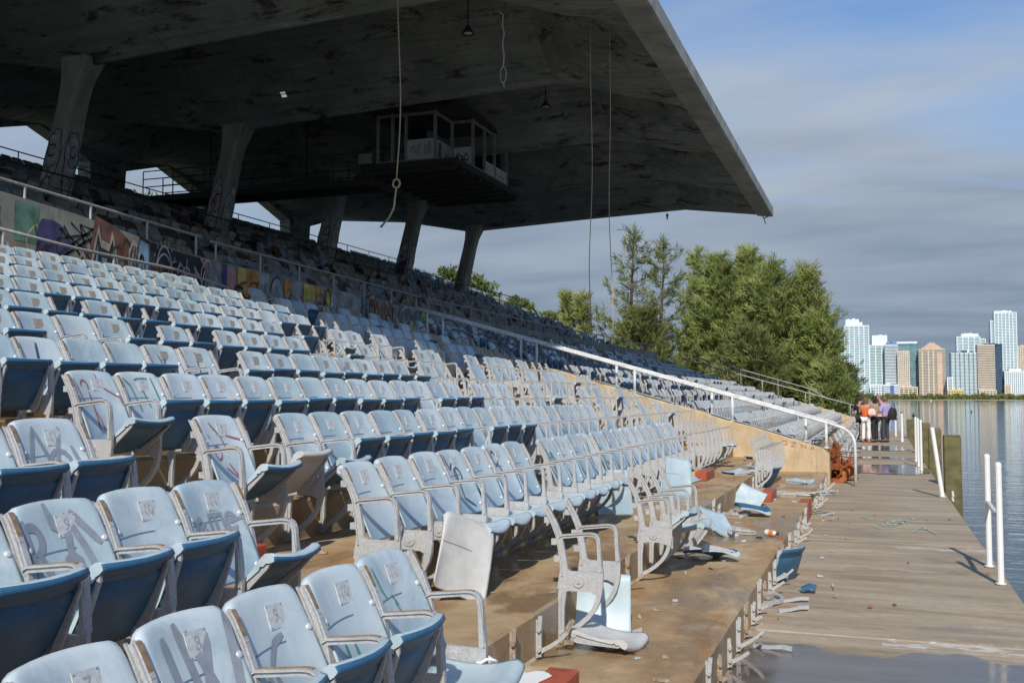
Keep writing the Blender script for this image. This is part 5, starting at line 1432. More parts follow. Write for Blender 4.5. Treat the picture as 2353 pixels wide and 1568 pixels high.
for x, y in ((-15.9, 31), (-14.85, 31), (-13.78, 31), (-13.78, 32.45), (-13.02, 32.5), (-13.02, 33.6), (-13.02, 34.6), (-13.02, 35.9), (-15.9, 36), (-15.35, 31)):
    bb('mullion', x - .045, x + .045, y - .045, y + .045, bz0 - .04, bz1 + .002, bm_frame)
for x0, x1, y0, y1 in ((-15.9, -13.78, 30.97, 31.03), (-13.81, -13.75, 31, 32.45), (-13.78, -13.02, 32.42, 32.48), (-13.05, -12.99, 32.5, 35.9)):
    bb('head_rail', x0, x1, y0, y1, bz1 - .12, bz1 - .03, bm_frame); bb('sill_rail', x0, x1, y0, y1, bz0 - .035, bz0 + .03, bm_frame)
pa = bb('panel', -14.8, -13.84, 30.985, 31.015, bz0 + .03, bz0 + .70, bm_panel)
pb = bb('panel', -13.795, -13.765, 31.05, 32.40, bz0 + .03, bz0 + .68, bm_panel)
pc = bb('panel', -13.72, -13.07, 32.435, 32.465, bz0 + .03, bz0 + .68, bm_panel)
pd = bb('panel', -13.035, -13.005, 33.62, 35.86, bz0 + .03, bz0 + .45, bm_panel)
bb('hanger', -15.0, -14.9, 32, 32.1, bz1 + .12, 12.3, bm_dark); bb('hanger', -13.6, -13.5, 34, 34.1, bz1 + .12, 12.0, bm_dark); bb('hanger', -13.6, -13.5, 31.2, 31.3, bz1 + .12, 12.0, bm_dark)
bb('side_box', -16.6, -16.1, 30.9, 31.3, bz0, bz0 + .35, bm_frame)
WA = Wallpaint(booth, lambda a, z_, o: (a - BO.x, 30.985 - BO.y - o, z_ - BO.z))
WA.stroke('grey', [arc(-14.6, 10.0, .08, .08, 60, 300), [(-14.6, 10.15), (-14.45, 9.85)], [(-14.4, 9.85), (-14.35, 10.2)], [(-14.45, 10.1), (-14.25, 10.2)], [(-14.15, 9.8), (-14.15, 10.15)], arc(-14.1, 10.08, .07, .07, 90, -90), arc(-14.1, 9.92, .08, .08, 90, -90)], .03)
WA.stroke('blue', [[(-13.98, 9.8), (-13.96, 10.25), (-13.9, 10.0)], arc(-13.95, 10.2, .07, .06, 0, 270)], .03)
WB = Wallpaint(booth, lambda a, z_, o: (-13.765 - BO.x + o, a - BO.y, z_ - BO.z))
WB.fill('grey', [(31.2, 9.75), (31.45, 9.75), (31.5, 10.3), (31.25, 10.25)]); WB.stroke('black', [[(31.8 + .1 * q, 9.72), (31.82 + .1 * q, 10.0)] for q in range(5)], .04); WB.stroke('blue', [arc(32.1, 10.12, .15, .1, 0, 300)], .03)
WC = Wallpaint(booth, lambda a, z_, o: (a - BO.x, 32.435 - BO.y - o, z_ - BO.z))
WC.stroke('black', [[(-13.62 + .09 * q + r2.uniform(-.05, .05), 9.85 + r2.uniform(-.05, .3)) for q in range(6)] for _ in range(4)], .03); WC.stroke('red', [[(-13.6, 9.78), (-13.4, 9.86), (-13.2, 9.8)]], .02)
WD = Wallpaint(booth, lambda a, z_, o: (-13.005 - BO.x + o, a - BO.y, z_ - BO.z)); WD.stroke('red', [[(34.6 + .2 * q, 9.75 + .12 * (q % 2)) for q in range(6)]], .04); WD.stroke('grey', [[(33.8, 9.8), (34.0, 10.0), (34.2, 9.75)]], .03)
cat = empty('catwalk', (-16.5, 32.1, 9.3), 'dark steel catwalk with pipe rails leading from the booth to the upper deck', 'catwalk')
b = MB(); b.box(-9.4, 0.05, -.55, .55, -.22, -.04); b.build('walkway_deck', bm_dark, cat)
b = MB(); b.box(-9.4, 0.05, -.60, -.552, -.24, -.02); b.build('edge_channel', bm_dark, cat); b = MB(); b.box(-9.4, 0.05, .552, .60, -.30, .02); b.build('edge_channel', bm_dark, cat)
for sy in (-.57, .57):
    for h in (.32, .62, .92):
        b = MB(); b.tube([(-9.6, sy, h), (0, sy, h)], .022, 5); b.build('pipe_rail', M['darkrail'], cat)
    for q in range(8):
        b = MB(); b.tube([(-9.6 + q * 1.36, sy, -.04), (-9.6 + q * 1.36, sy, .92)], .024, 5); b.build('rail_post', M['darkrail'], cat)
for q in (-7.4, -3.2):
    b = MB(); b.tube([(q, 0.57, 0), (q, 0.57, roof_z(-16.5 + q, 32.67) - 9.3 + .1)], .035, 5); b.build('hanger', M['darkrail'], cat)
# ------------------------------------------------------------------ trees
LEAF = [m_leaf('pine_needles_olive', (0.15, 0.195, 0.05), (0.33, 0.375, 0.12)), m_leaf('pine_needles_yellowish', (0.19, 0.225, 0.055), (0.38, 0.41, 0.135)), m_leaf('pine_needles_dark', (0.11, 0.135, 0.04), (0.25, 0.27, 0.09))]
BARK = simple('pine_bark', (0.10, 0.075, 0.055), 0.9, 0, .3, 3)
def sprays(centres, dirs, per, length, width, spread, rs):
    """long thin needle blades around spray centres"""
    n_ = len(centres) * per
    c = np.repeat(centres, per, 0) + rs.normal(0, spread, (n_, 3)) * np.array([1, 1, .7])
    d = np.repeat(dirs, per, 0) + rs.normal(0, .45, (n_, 3)); d /= np.linalg.norm(d, axis=1)[:, None]
    L_ = length * rs.uniform(.5, 1.3, (n_, 1))
    side = np.cross(d, rs.normal(0, 1, (n_, 3)) + np.array([0.2, -1.0, .8])); side /= np.linalg.norm(side, axis=1)[:, None] + 1e-9
    w = width * rs.uniform(.6, 1.3, (n_, 1))
    tip = c + d * L_ + np.array([0, 0, -.12]) * L_
    v = np.stack([c - side * w * .5, c + side * w * .5, c + d * L_ * .6 + side * w * .45, tip], 1).reshape(-1, 3)
    f = np.arange(n_ * 4).reshape(-1, 4)
    return v, f
def casuarina(label, x, y, h, r_, mat, seed, plumes=60, per=13, bottom=0.06, zg=-0.35, shape=0.6, lean=0.0, airy=1.0):
    """trunk with up-curved limbs, each limb a feathery plume of thin drooping needle sprays"""
    rs = np.random.RandomState(seed); root = empty('pine_tree', (x, y, zg), label, 'tree', 'pines beyond the stand')
    b = MB(); T_ = np.linspace(0, .97, 10)
    tp = np.array([(lean * t * t * h + .14 * math.sin(t * 6 + seed), .12 * math.cos(t * 5 + seed), h * t) for t in T_])
    b.tube([tuple(q) for q in tp], [max(.02, .020 * h * (1 - t) + .012) for t in np.linspace(0, 1, 10)], 7)
    cs, ds = [], []
    for i in range(plumes):
        t = bottom + (0.96 - bottom) * ((i + rs.uniform(0, 1)) / plumes) ** 0.9
        a = i * 2.4 + rs.uniform(-.5, .5)
        env = max(.5, r_ * (1 - t) ** shape * (.6 + .4 * min(1, (t - bottom) / .15 + .2)) * rs.uniform(.6, 1.15))
        p0 = np.array([np.interp(t, T_, tp[:, k]) for k in range(3)])
        hd = np.array([math.cos(a), math.sin(a), 0]); up = rs.uniform(.45, .95)
        def P(f): return p0 + hd * env * (f - .12 * f * f) + np.array([0, 0, env * up * (.25 * f + .65 * f * f)])
        b.tube([tuple(P(f)) for f in (0, .35, .7, 1.0)], [.05 * env / 3 + .014, .03 * env / 3 + .01, .015, .006], 4, False)
        m_ = max(6, int(env * 9 * airy))
        for q in range(m_):
            f = .18 + .86 * (q + rs.uniform(0, 1)) / m_
            w = .10 + .22 * env / 3 * (1 - abs(f - .55))
            c = P(f) + rs.normal(0, 1, 3) * np.array([w, w, w * .8])
            g = (P(min(f + .1, 1.1)) - P(f)); g /= np.linalg.norm(g)
            cs.append(c); ds.append(g * 1.0 + np.array([0, 0, .25]) + rs.normal(0, .25, 3))
    for q in range(14): cs.append(tp[-1] * np.array([1, 1, 0]) + np.array([0, 0, h * (.86 + .14 * q / 14)])); ds.append(np.array([0, 0, 1.2]) + rs.normal(0, .25, 3))
    b.build('trunk', BARK, root)
    v, f = sprays(np.array(cs), np.array(ds), per, .55, .042, .10, rs)
    link('crown', fast_mesh('crown', v, f, LEAF[mat]), root)
    return root
casuarina('tall airy pine with thin see-through crown, left of the big pine mass', -17.3, 76, 15.0, 3.6, 2, 1, 34, 9, .2, shape=.45, airy=.75)
casuarina('second airy pine with forked thin top, beside the tall one', -14.9, 75, 13.9, 3.0, 2, 2, 32, 9, .2, shape=.45, airy=.8)
casuarina('slim pine with pale top at the left side of the big mass', -13.0, 79, 13.6, 3.0, 1, 3, 48, 12)
casuarina('small yellowish pine spire standing apart over the upper railing', -22.2, 75, 10.0, 1.9, 1, 4, 40, 13, .3, shape=.8)
casuarina('second small yellowish pine spire, right of the first', -20.6, 74, 9.8, 1.7, 1, 5, 40, 13, .3, shape=.85)
casuarina('broad olive pine with rounded top in the middle of the mass', -10.6, 75, 12.4, 4.2, 0, 6, 90)
casuarina('tallest bushy olive pine in the mass, left of its centre', -9.0, 78, 13.4, 4.0, 1, 7, 90)
casuarina('dense olive pine at the centre right of the mass', -6.9, 74, 11.6, 4.2, 0, 8, 90)
casuarina('leaning bushy pine at the right edge of the mass, toward the water', -4.7, 76, 11.5, 3.7, 1, 9, 90)
casuarina('lower dark pine spreading over the water side', -3.9, 73, 7.8, 3.0, 0, 10, 70, shape=.45)
casuarina('low dark pine under the big mass at the stand end', -7.8, 69, 6.4, 3.2, 2, 11, 70, shape=.45)
casuarina('dark bushy pine at the foot of the airy pines', -15.6, 72, 8.2, 3.4, 2, 12, 70, shape=.45)
casuarina('low green shrub-like pine at the waterline by the people', -2.9, 68, 4.0, 1.8, 0, 13, 50, shape=.4)
casuarina('small dark shrub pine farther along the waterline', -2.6, 82, 4.4, 2.2, 2, 14, 50, shape=.4)
casuarina('pale green pine filling the gap behind the airy pines', -19.0, 84, 8.6, 3.2, 1, 15, 60, shape=.5)
casuarina('rounded olive pine behind the tallest bushy one', -12.2, 84, 12.6, 3.8, 0, 16, 80)
# leafy bushes growing behind the top of the stand
LB = m_leaf('broadleaf_green', (0.07, 0.11, 0.025), (0.16, 0.20, 0.06))
def bush(label, x, y, zc, rx, rz, seed, n_=420):
    rs = np.random.RandomState(seed); root = empty('bush', (x, y, -0.35), label, 'bush', 'bushes behind the top of the stand')
    b = MB()
    for q in range(4): b.tube([(rs.uniform(-.2, .2), rs.uniform(-.2, .2), 0), (rs.uniform(-.3, .3), rs.uniform(-.3, .3), zc * .6), (rs.uniform(-rx, rx) * .6, rs.uniform(-rx, rx) * .6, zc + .35)], [.08, .05, .02], 5)
    b.build('trunk', BARK, root)
    u = rs.normal(0, 1, (n_, 3)); u /= np.linalg.norm(u, axis=1)[:, None]; rad = rs.uniform(.35, 1.0, (n_, 1)) ** .6
    c = u * rad * np.array([rx, rx, rz]) * (1 + .25 * np.sin(u[:, :1] * 5 + seed)) + np.array([0, 0, zc + .35])
    v, f = sprays(c, u * .5 + np.array([0, 0, .4]), 10, .30, .13, .14, rs)
    link('crown', fast_mesh('crown', v, f, LB), root)
bush('leafy bush showing left of the farthest leaning column', -30.5, 71.0, 10.2, 1.1, 1.1, 1, 260)
bush('leafy green bush right of the farthest leaning column', -30.5, 76.5, 9.9, 1.9, 1.6, 2)
bush('small bush behind the thin top railing', -30.5, 87, 9.6, 1.3, 0.9, 3, 260)
bush('green foliage seen through the gap between the first columns', -30.8, 37.2, 9.7, 1.0, 0.9, 4, 260)
bush('low bush at the end of the top railing', -30.5, 95, 8.7, 2.2, 1.3, 5, 360)

# ------------------------------------------------------------------ skyline across the bay
def cxw(px_): return -37.0 + 0.0555 * px_
def czw(py_): return 65.9 - 0.0605 * py_
def tower(label, px0, px1, pyt, pyb, dist, body, slab, floors, piers=0, depth=14, pier_mat=None, cap=None, name='tower_block', slab_out=0.35, gap=0.42, rotz=0.0):
    k_ = dist / 750.0
    x0, x1, zt, zb = cxw(px0) * k_, cxw(px1) * k_, (czw(pyt) - EYE) * k_ + EYE, max((czw(pyb) - EYE) * k_ + EYE, -0.9)
    cx_ = (x0 + x1) / 2; w = (x1 - x0) / 2
    root = empty(name, (cx_, dist, zb), label, 'building', rot=(0, 0, rotz))
    H = zt - zb
    b = MB(); b.box(-w, w, 0, depth, 0, H); b.build('facade_glass', body, root)
    b = MB(); fh = H / floors
    for i in range(floors): b.box(-w - slab_out * .3, w + slab_out * .3, -slab_out, depth + .2, i * fh, i * fh + fh * gap)
    b.box(-w - slab_out * .3, w + slab_out * .3, -slab_out, depth + .2, H - fh * .25, H + fh * .3)
    b.build('balcony_bands', slab, root)
    if piers:
        for i in range(piers + 1):
            x = -w + 2 * w * i / piers; q = MB(); q.box(x - .28, x + .28, -slab_out - .25, .1, 0, H + fh * .2); q.build('pier', pier_mat or slab, root)
    if cap:
        for ci, (a0, a1, h_, m_) in enumerate(cap):
            q = MB(); q.box(-w + 2 * w * a0 + .13 * ci, -w + 2 * w * a1, 1.0 - .15 * ci, depth - 1 - .2 * ci, H + .01 * ci, H + h_); q.build('rooftop', m_, root)
    q = MB(); rr_ = random.Random(int(px0)); hb = rr_.uniform(.5, 1.3)
    for i in range(3): xx_ = rr_.uniform(-w * .8, w * .5); q.box(xx_, xx_ + w * .25, 3 + i * 2.5, 4.8 + i * 2.5, H, H + (max(c_[2] for c_ in cap) if cap else 0) + hb * rr_.uniform(.6, 1.2))
    q.build('roof_plant', slab, root)
    return root
cw = simple('tower_white', (.70, .78, .82), .6, 0, .08, .2); cteal = simple('glass_teal', (.20, .35, .39), .25, 0, .3, .4); cgreen = simple('glass_green', (.05, .22, .16), .25, 0, .3, .4)
cgrey = simple('glass_grey', (.16, .19, .22), .25, 0, .3, .4); cdark = simple('glass_dark_blue', (.07, .12, .18), .2, 0, .3, .4); ctan = simple('tower_tan', (.56, .49, .38), .7, 0, .12, .3)
csal = simple('tower_salmon', (.60, .43, .32), .7, 0, .15, .3); cbeige = simple('tower_beige', (.62, .55, .44), .7, 0, .1, .3); cbrown = simple('glass_brown', (.13, .10, .09), .4, 0, .2, .3)
cblue = simple('tower_blue', (.06, .14, .42), .5, 0, .1, .3); cyel = simple('tower_yellow', (.66, .56, .28), .7, 0, .1, .3)
tower('tallest left white and teal tower beside the pines, vertical white ribs', 290, 580, 262, 1060, 750, cteal, cw, 40, 5, 14, cw, [(.05, .75, 2.6, cw), (.05, .5, 4.6, cw)])
tower('low white wing of the tallest left tower, half hidden by pine branches', 190, 288, 420, 1060, 752, cteal, cw, 32, 1)
tower('green-glass white tower with an arched white crown and dark flat cap', 585, 800, 490, 1060, 760, cgreen, cw, 32, 3, 14, cw, [(.15, .98, 7.2, cw), (.2, .93, 0.2, cw)][:1])
tower('white banded tower with a blue top band', 765, 915, 485, 1060, 752, cgrey, cw, 34, 0, 14, None, [(.1, .95, 1.6, cblue)])
tower('beige grid office block with a white roof canopy', 915, 1045, 560, 1060, 748, cbrown, cbeige, 24, 6, 14, cbeige, None, gap=.55)
tower('teal glass office block behind the beige grid block', 912, 1172, 480, 1060, 764, cteal, cgrey, 26, 0, 14, None, [(-.05, .88, 1.8, cw)], gap=.12)
t_ = tower('tan and salmon tower with a domed rooftop', 1155, 1455, 545, 1090, 756, cgrey, ctan, 32, 0, 16, None, None, gap=.5)
q = MB()
for i in range(6):
    a = 1 - i / 6.5; q.box(-7.6 * a, 7.6 * a, 1, 13, 32.9 + i * .85, 33.8 + i * .85)
q.build('stepped_dome', csal, t_); q = MB(); q.box(3.2, 6.4, -.75, .1, 0, 31); q.build('salmon_bay', csal, t_)
for x in (-6.2, -2.2, .8): q = MB(); q.box(x - .5, x + .5, -.65, .1, 0, 32.5); q.build('pier', ctan, t_)
tower('white curved-front condominium with dark rooftop huts', 1518, 1818, 590, 1060, 752, cteal, cw, 30, 6, 16, cgrey, [(.1, .3, 1.0, cdark), (.4, .62, 1.9, cdark), (.72, .85, 1.2, cdark)], gap=.5)
tower('tall white tower standing behind the curved-front condominium', 1590, 1845, 410, 1060, 775, cteal, cw, 38, 4, 14, cw, [(.2, .95, 2.2, cw)])
tower('white shoulder block right of the tall white tower', 1840, 1905, 440, 1060, 776, cteal, cw, 36, 1)
tower('brown and white banded office tower', 1815, 2005, 505, 1075, 750, cbrown, cbeige, 30, 0, 14, None, [(.4, 1.2, 1.2, cdark)], gap=.55)
tower('dark blue glass slab joined to the banded office tower', 2005, 2088, 500, 1090, 752, cdark, cdark, 30, 0, 10, gap=.1)
tower('tallest right tower, white frame with teal glass', 2010, 2248, 152, 1060, 768, cteal, cw, 54, 6, 14, cw, [(.0, .65, 1.4, cw)])
tower('left shoulder of the tallest right tower', 1968, 2012, 240, 1060, 769, cteal, cw, 48, 1, 14, cw)
tower('low white hotel block with many windows at the right edge', 2110, 2420, 800, 1075, 748, cgrey, cw, 15, 14, 14, cw, [(.15, .45, 1.6, cw)], gap=.4)
tower('beige gridded block at the right edge behind the white hotel', 2262, 2440, 525, 1060, 772, cgrey, cbeige, 30, 8, 14, cbeige, None, gap=.45)
tower('small beige block beside the dark blue slab', 2108, 2165, 945, 1080, 744, cbrown, cbeige, 6, 3, 10, cbeige)
tower('white podium block with a bright blue stripe', 742, 920, 940, 1085, 744, cgrey, cw, 7, 0, 10, None, None, gap=.55)
q = MB(); q.box(cxw(825) * .992, cxw(862) * .992, 742.6, 743.4, 1, 8.6); tag(q.build('blue_banner', cblue), 'tall bright blue panel on the white podium block across the bay', 'panel')
tower('long low white podium left of the blue-striped block', 590, 742, 945, 1085, 746, cgrey, cw, 5, 5, 10, cw)
tower('low beige podium in front of the grid office block', 925, 1132, 968, 1085, 744, cbrown, cbeige, 5, 4, 10, cbeige)
tower('narrow white block left of the curved condominium', 1475, 1530, 862, 1075, 747, cgrey, cw, 12, 1)
tower('long low yellow building on the far shore', 1480, 1655, 1000, 1070, 742, cbrown, cyel, 4, 6, 8, cyel)
tower('pale low block behind the shore trees at the centre', 1830, 2010, 1005, 1080, 743, cbrown, cbeige, 4, 5, 8, cbeige)
# far shore: land strip and a line of trees that reads as one mass
b = MB(); b.add([(-900, 690, -.75), (1500, 690, -.75), (1500, 4400, -.7), (-900, 4400, -.7)], [(0, 1, 2, 3)]); b.add([(-900, 690, -.75), (-900, 690, -1.4), (1500, 690, -1.4), (1500, 690, -.75)], [(0, 1, 2, 3)])
tag(b.build('far_shore', simple('shore_sand', (.38, .34, .26), .9)), kind='structure')
rs = np.random.RandomState(4); n_ = 5200
xx = rs.uniform(-45, 105, n_); hh = 2.0 + 1.5 * np.abs(np.sin(xx * .23) * np.sin(xx * .61 + 1)); zz = rs.uniform(0, 1, n_) * hh
c = np.stack([xx, 700 + rs.uniform(0, 12, n_), zz - .7], 1)
v, f = sprays(c, np.tile(np.array([[0, 0, .6]]), (n_, 1)), 4, .9, .7, .35, rs)
tag(link('shore_trees', fast_mesh('shore_trees', v, f, LEAF[2])), 'dark line of trees along the far shore below the towers', 'trees', kind='stuff')
# rower and buoys on the bay
root = empty('rowing_boat', (46, 520, -1.05), 'tiny rower in a scull far out on the bay', 'boat', rot=(0, 0, R(4)))
b = MB(); b.tube([(-4, 0, .12), (-2, 0, .2), (0, 0, .22), (2, 0, .2), (4, 0, .12)], [.03, .22, .3, .22, .03], 8); b.build('hull', simple('boat_dark', (.09, .07, .06), .5), root)
b = MB(); b.tube([(0, 0, .3), (.1, 0, .7), (.25, 0, 1.0), (.3, 0, 1.25)], [.2, .24, .2, .1], 8); b.build('rower', simple('rower_shirt', (.4, .12, .07), .8), root)
b = MB(); b.tube([(0, 0, .5), (.4, -2.6, .25)], .04, 4); b.tube([(0, 0, .5), (.4, 2.6, .25)], .04, 4); b.build('oars', M['white'], root)
for lab, x, y, s in (('small pale buoy on the bay below the yellow building', 25.6, 560, .55), ('dark low buoy on the water right of the people', 4.6, 150, .22), ('tiny dark float on the water at the right', 15, 190, .16)):
    b = MB(); b.lathe([(.001, -.3 * s), (.9 * s, -.2 * s), (1.0 * s, .2 * s), (.5 * s, .6 * s), (.3 * s, 1.6 * s), (.001, 1.7 * s)], n=10)
    tag(b.build('buoy', M['greypan'] if s > .5 else M['dark'], None, True, loc=(x, y, -1.0)), lab, 'buoy')

# ------------------------------------------------------------------ people on the dock
def skin_mesh(name, verts, edges, radii, mat, parent, root_i=0, lev=2):
    me = bpy.data.meshes.new(name); me.from_pydata(verts, edges, []); me.materials.append(mat)
    o = link(name, me, parent)
    m = o.modifiers.new('skin', 'SKIN'); m.use_smooth_shade = True
    sv = me.skin_vertices[0].data
    for i, r_ in enumerate(radii):
        sv[i].radius = (r_, r_) if isinstance(r_, (int, float)) else r_
    sv[root_i].use_root = True
    s = o.modifiers.new('subsurf', 'SUBSURF'); s.levels = lev; s.render_levels = lev
    return o
SKIN = simple('skin_tan', (.46, .27, .18), .6, 0, .08); 
def cloth(n_, c): return simple('cloth_' + n_, c, .85, 0, .15, 9)
def person(label, x, y, rz, h, top, legs, shoes, hair, arms='down', sleeves='short', long_hair=False):
    """front faces local +y"""
    root = empty('person', (x, y, 0.002), label, 'person', rot=(0, 0, rz)); s = h / 1.72
    J = dict(pelvis=(0, 0, .93), waist=(0, .01, 1.06), chest=(0, 0, 1.27), neck=(0, .0, 1.45), head=(0, .03, 1.56), crown=(0, .02, 1.66))
    for sd, sx in (('l', -1), ('r', 1)):
        J['sh' + sd] = (.17 * sx, -.005, 1.39); J['hip' + sd] = (.09 * sx, 0, .88); J['knee' + sd] = (.10 * sx, .025, .49); J['ank' + sd] = (.105 * sx, -.01, .09); J['toe' + sd] = (.12 * sx, .13, .035)
        if arms == 'down' or (arms == 'one' and sx < 0): J['elb' + sd] = (.235 * sx, -.02, 1.12); J['wr' + sd] = (.24 * sx, .09, .89); J['hand' + sd] = (.235 * sx, .13, .81)
        elif arms == 'face': J['elb' + sd] = (.22 * sx, .12, 1.20); J['wr' + sd] = (.10 * sx, .2, 1.42); J['hand' + sd] = (.06 * sx, .19, 1.50)
        else: J['elb' + sd] = (.24 * sx, .03, 1.13); J['wr' + sd] = (.14 * sx, .24, 1.12); J['hand' + sd] = (.10 * sx, .31, 1.13)
    def sk(names, eds, rad, mat, nm, rt=0): return skin_mesh(nm, [tuple(c * s for c in J[q]) for q in names], eds, [(r_ * s if isinstance(r_, float) else tuple(a * s for a in r_)) for r_ in rad], mat, root, rt)
    nb = ['pelvis', 'waist', 'chest', 'neck', 'head', 'crown', 'shl', 'elbl', 'wrl', 'handl', 'shr', 'elbr', 'wrr', 'handr', 'hipl', 'kneel', 'ankl', 'toel', 'hipr', 'kneer', 'ankr', 'toer']
    eb = [(0, 1), (1, 2), (2, 3), (3, 4), (4, 5), (2, 6), (6, 7), (7, 8), (8, 9), (2, 10), (10, 11), (11, 12), (12, 13), (0, 14), (14, 15), (15, 16), (16, 17), (0, 18), (18, 19), (19, 20), (20, 21)]
    rb = [(.13, .10), (.11, .085), (.13, .10), .05, (.082, .10), (.07, .085), .055, .04, .03, (.022, .038), .055, .04, .03, (.022, .038), .08, .055, .04, .035, .08, .055, .04, .035]
    sk(nb, eb, rb, SKIN, 'body')
    # fingers
    for sd in 'lr':
        hx, hy, hz = J['hand' + sd]; wx, wy, wz = J['wr' + sd]; d = Vector((hx - wx, hy - wy, hz - wz)).normalized(); a = Vector((0, 1, 0)) if abs(d.y) < .7 else Vector((1, 0, 0))
        q = MB()
        for i, L_ in enumerate((.06, .075, .08, .07)):
            p0 = Vector((hx, hy, hz)) + a * (.02 * (i - 1.5)); p1 = p0 + d * L_ * .6; p2 = p1 + (d + Vector((0, .5, -.3)) * .5).normalized() * L_ * .5
            q.tube([tuple(p0 * s), tuple(p1 * s), tuple(p2 * s)], [.009 * s, .009 * s, .006 * s], 5)
        p0 = Vector((wx, wy, wz)) + d * .04; q.tube([tuple((p0 + a * .03) * s), tuple((p0 + a * .05 + d * .05) * s)], [.011 * s, .008 * s], 5)
        q.build('fingers', SKIN, root)
    tn = ['pelvis', 'waist', 'chest', 'shl', 'shr'] + (['elbl', 'elbr'] if sleeves != 'none' else []); te = [(0, 1), (1, 2), (2, 3), (2, 4)] + ([(3, 5), (4, 6)] if sleeves != 'none' else []); tr = [(.155, .12), (.13, .105), (.152, .12), .075, .075] + ([.052, .052] if sleeves != 'none' else [])
    if sleeves == 'long': tn += ['wrl', 'wrr']; te += [(5, 7), (6, 8)]; tr += [.04, .04]
    sk(tn, te, tr, top, 'top', 0)
    sk(['pelvis', 'hipl', 'kneel', 'ankl', 'hipr', 'kneer', 'ankr'], [(0, 1), (1, 2), (2, 3), (0, 4), (4, 5), (5, 6)], [(.145, .115), .10, .075, .068, .10, .075, .068], legs, 'trousers')
    for sd in 'lr':
        q = MB(); ax, ay, az = J['ank' + sd]; tx, ty, tz = J['toe' + sd]
        q.tube([tuple(np.array(p) * s) for p in ((ax, ay - .05, .045), (ax, ay + .02, .055), (tx, ty - .02, .045), (tx, ty + .05, .03))], [.035 * s, .045 * s, .042 * s, .022 * s], 8); q.build('shoe', shoes, root, True)
    # hair and face
    hx, hy, hz = [c * s for c in J['head']]
    q = MB(); n1, n2 = 12, 8; vs = []
    for j in range(n2):
        th = R(8 + 112 * j / (n2 - 1))
        for i in range(n1):
            ph = 2 * math.pi * i / n1; front = max(0, math.sin(ph)); t2 = th * (1 - .42 * front)
            vs.append((hx + .098 * s * math.sin(t2) * math.cos(ph), hy - .012 + .112 * s * math.sin(t2) * math.sin(ph), hz + .035 * s + .115 * s * math.cos(t2) - (.09 * s if long_hair and j == n2 - 1 and front < .3 else 0)))
    q.add(vs, [(j * n1 + i, j * n1 + (i + 1) % n1, (j + 1) * n1 + (i + 1) % n1, (j + 1) * n1 + i) for j in range(n2 - 1) for i in range(n1)] + [tuple(range(n1))]); q.build('hair', hair, root, True)
    q = MB(); q.tube([(hx, hy + .09 * s, hz + .03 * s), (hx, hy + .118 * s, hz - .005 * s), (hx, hy + .1 * s, hz - .012 * s)], [.008 * s, .014 * s, .01 * s], 6); q.build('nose', SKIN, root)
    for sx in (-1, 1):
        q = MB(); q.lathe([(.001, -.01 * s), (.011 * s, 0), (.001, .01 * s)], (hx + sx * .032 * s, hy + .093 * s, hz + .022 * s), 8); q.build('eye', M['dark'], root)
        q = MB(); q.lathe([(.001, -.03 * s), (.016 * s, 0), (.001, .03 * s)], (hx + sx * .09 * s, hy, hz), 8); q.build('ear', SKIN, root)
    q = MB(); q.tube([(hx - .022 * s, hy + .093 * s, hz - .04 * s), (hx, hy + .1 * s, hz - .043 * s), (hx + .022 * s, hy + .093 * s, hz - .04 * s)], .006 * s, 5); q.build('mouth', cloth('lip', (.30, .10, .08)), root)
    return root
dk = cloth('black', (.02, .02, .025)); brown = cloth('brown_hair', (.16, .09, .04)); blackhair = cloth('black_hair', (.02, .016, .014))
pz = .0
pa = person('person with brown hair in an orange top and white trousers, white handbag on the shoulder', -.42, 40.6, R(-15), 1.70, cloth('orange', (.75, .14, .03)), cloth('white_trousers', (.78, .76, .74)), cloth('orange_shoe', (.65, .15, .05)), brown, 'fwd', 'none', True)
pb_ = person('dark-haired person in a tan patterned top and black trousers, standing in the middle', -.10, 40.75, R(60), 1.72, cloth('khaki', (.44, .34, .22)), dk, dk, blackhair, 'fwd', 'short', True)
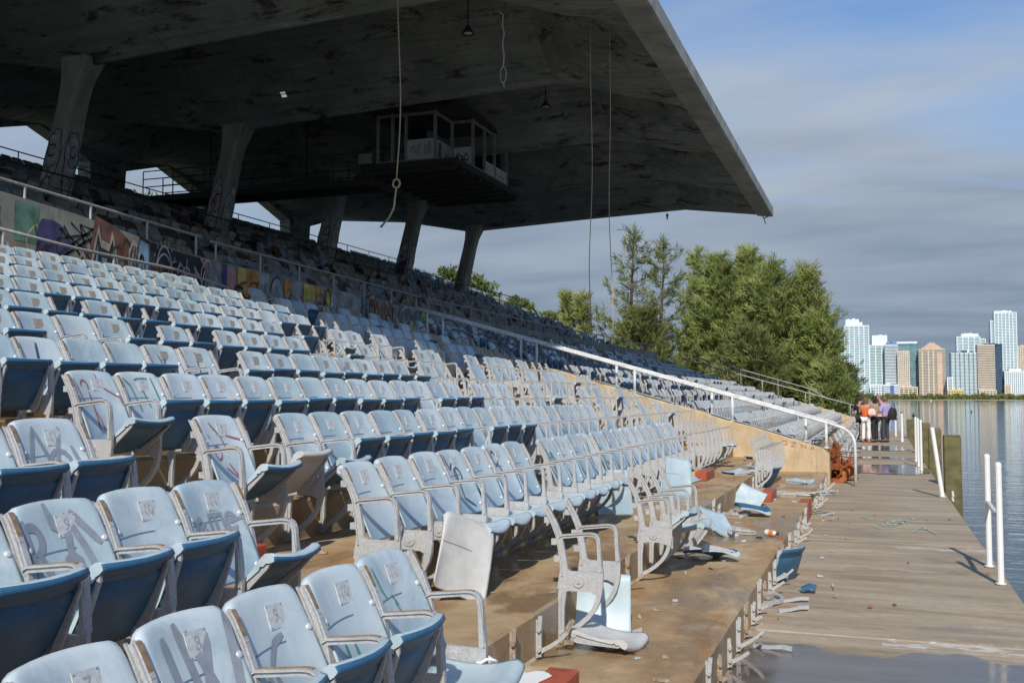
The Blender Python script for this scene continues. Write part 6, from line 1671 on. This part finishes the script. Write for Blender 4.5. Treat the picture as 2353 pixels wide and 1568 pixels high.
pc_ = person('person in a lilac shirt and dark trousers with a black shoulder bag, seen from behind', .27, 40.8, R(50), 1.72, cloth('lilac', (.42, .34, .60)), cloth('charcoal', (.045, .05, .06)), dk, brown, 'fwd', 'short')
person('person in black mostly hidden behind the one in orange', -.64, 42.0, R(-30), 1.74, dk, cloth('dark_trousers', (.03, .03, .035)), dk, cloth('dark_hair', (.05, .03, .02)), 'down', 'short')
person('person in a pink shirt raising a hand, behind the middle of the group', .05, 42.1, R(170), 1.80, cloth('pink_shirt', (.58, .33, .36)), cloth('pale_trousers', (.55, .55, .53)), dk, cloth('grey_hair', (.25, .2, .17)), 'face', 'long')
def bag(label, loc, rot, size, mat, trim, parent_z):
    root = empty('shoulder_bag', loc, label, 'bag', rot=rot); q = MB(); w, d, h = size
    vs = []
    for z_, k_ in ((0, .85), (.15, 1.05), (.6, 1.0), (.9, .75), (1, .5)):
        for a in np.linspace(0, 2 * math.pi, 11)[:-1]: vs.append((w / 2 * k_ * math.copysign(abs(math.cos(a)) ** .6, math.cos(a)), d / 2 * k_ * math.copysign(abs(math.sin(a)) ** .6, math.sin(a)), h * z_))
    q.add(vs, [(j * 10 + i, j * 10 + (i + 1) % 10, j * 10 + 10 + (i + 1) % 10, j * 10 + 10 + i) for j in range(4) for i in range(10)] + [tuple(range(9, -1, -1)), tuple(range(40, 50))]); q.build('bag_body', mat, root, True)
    q = MB(); q.tube([(-w * .3, 0, h * .9), (-w * .22, 0, h * .9 + parent_z * .6), (0, 0, h * .9 + parent_z), (w * .22, 0, h * .9 + parent_z * .6), (w * .3, 0, h * .9)], .012, 5); q.build('strap', trim, root)
    q = MB(); q.box(-w * .46, w * .46, -d * .52, d * .52, -.015, h * .12); q.build('base', trim, root)
bag('white handbag with a red base hanging beside the person in orange', (-.20, 40.45, 1.0), (0, 0, R(20)), (.30, .10, .26), cloth('bag_white', (.68, .58, .50)), cloth('bag_red', (.45, .05, .04)), .2)
bag('black shoulder bag hanging behind the person in lilac', (.50, 40.72, .88), (0, R(12), R(50)), (.34, .2, .42), dk, dk, .22)
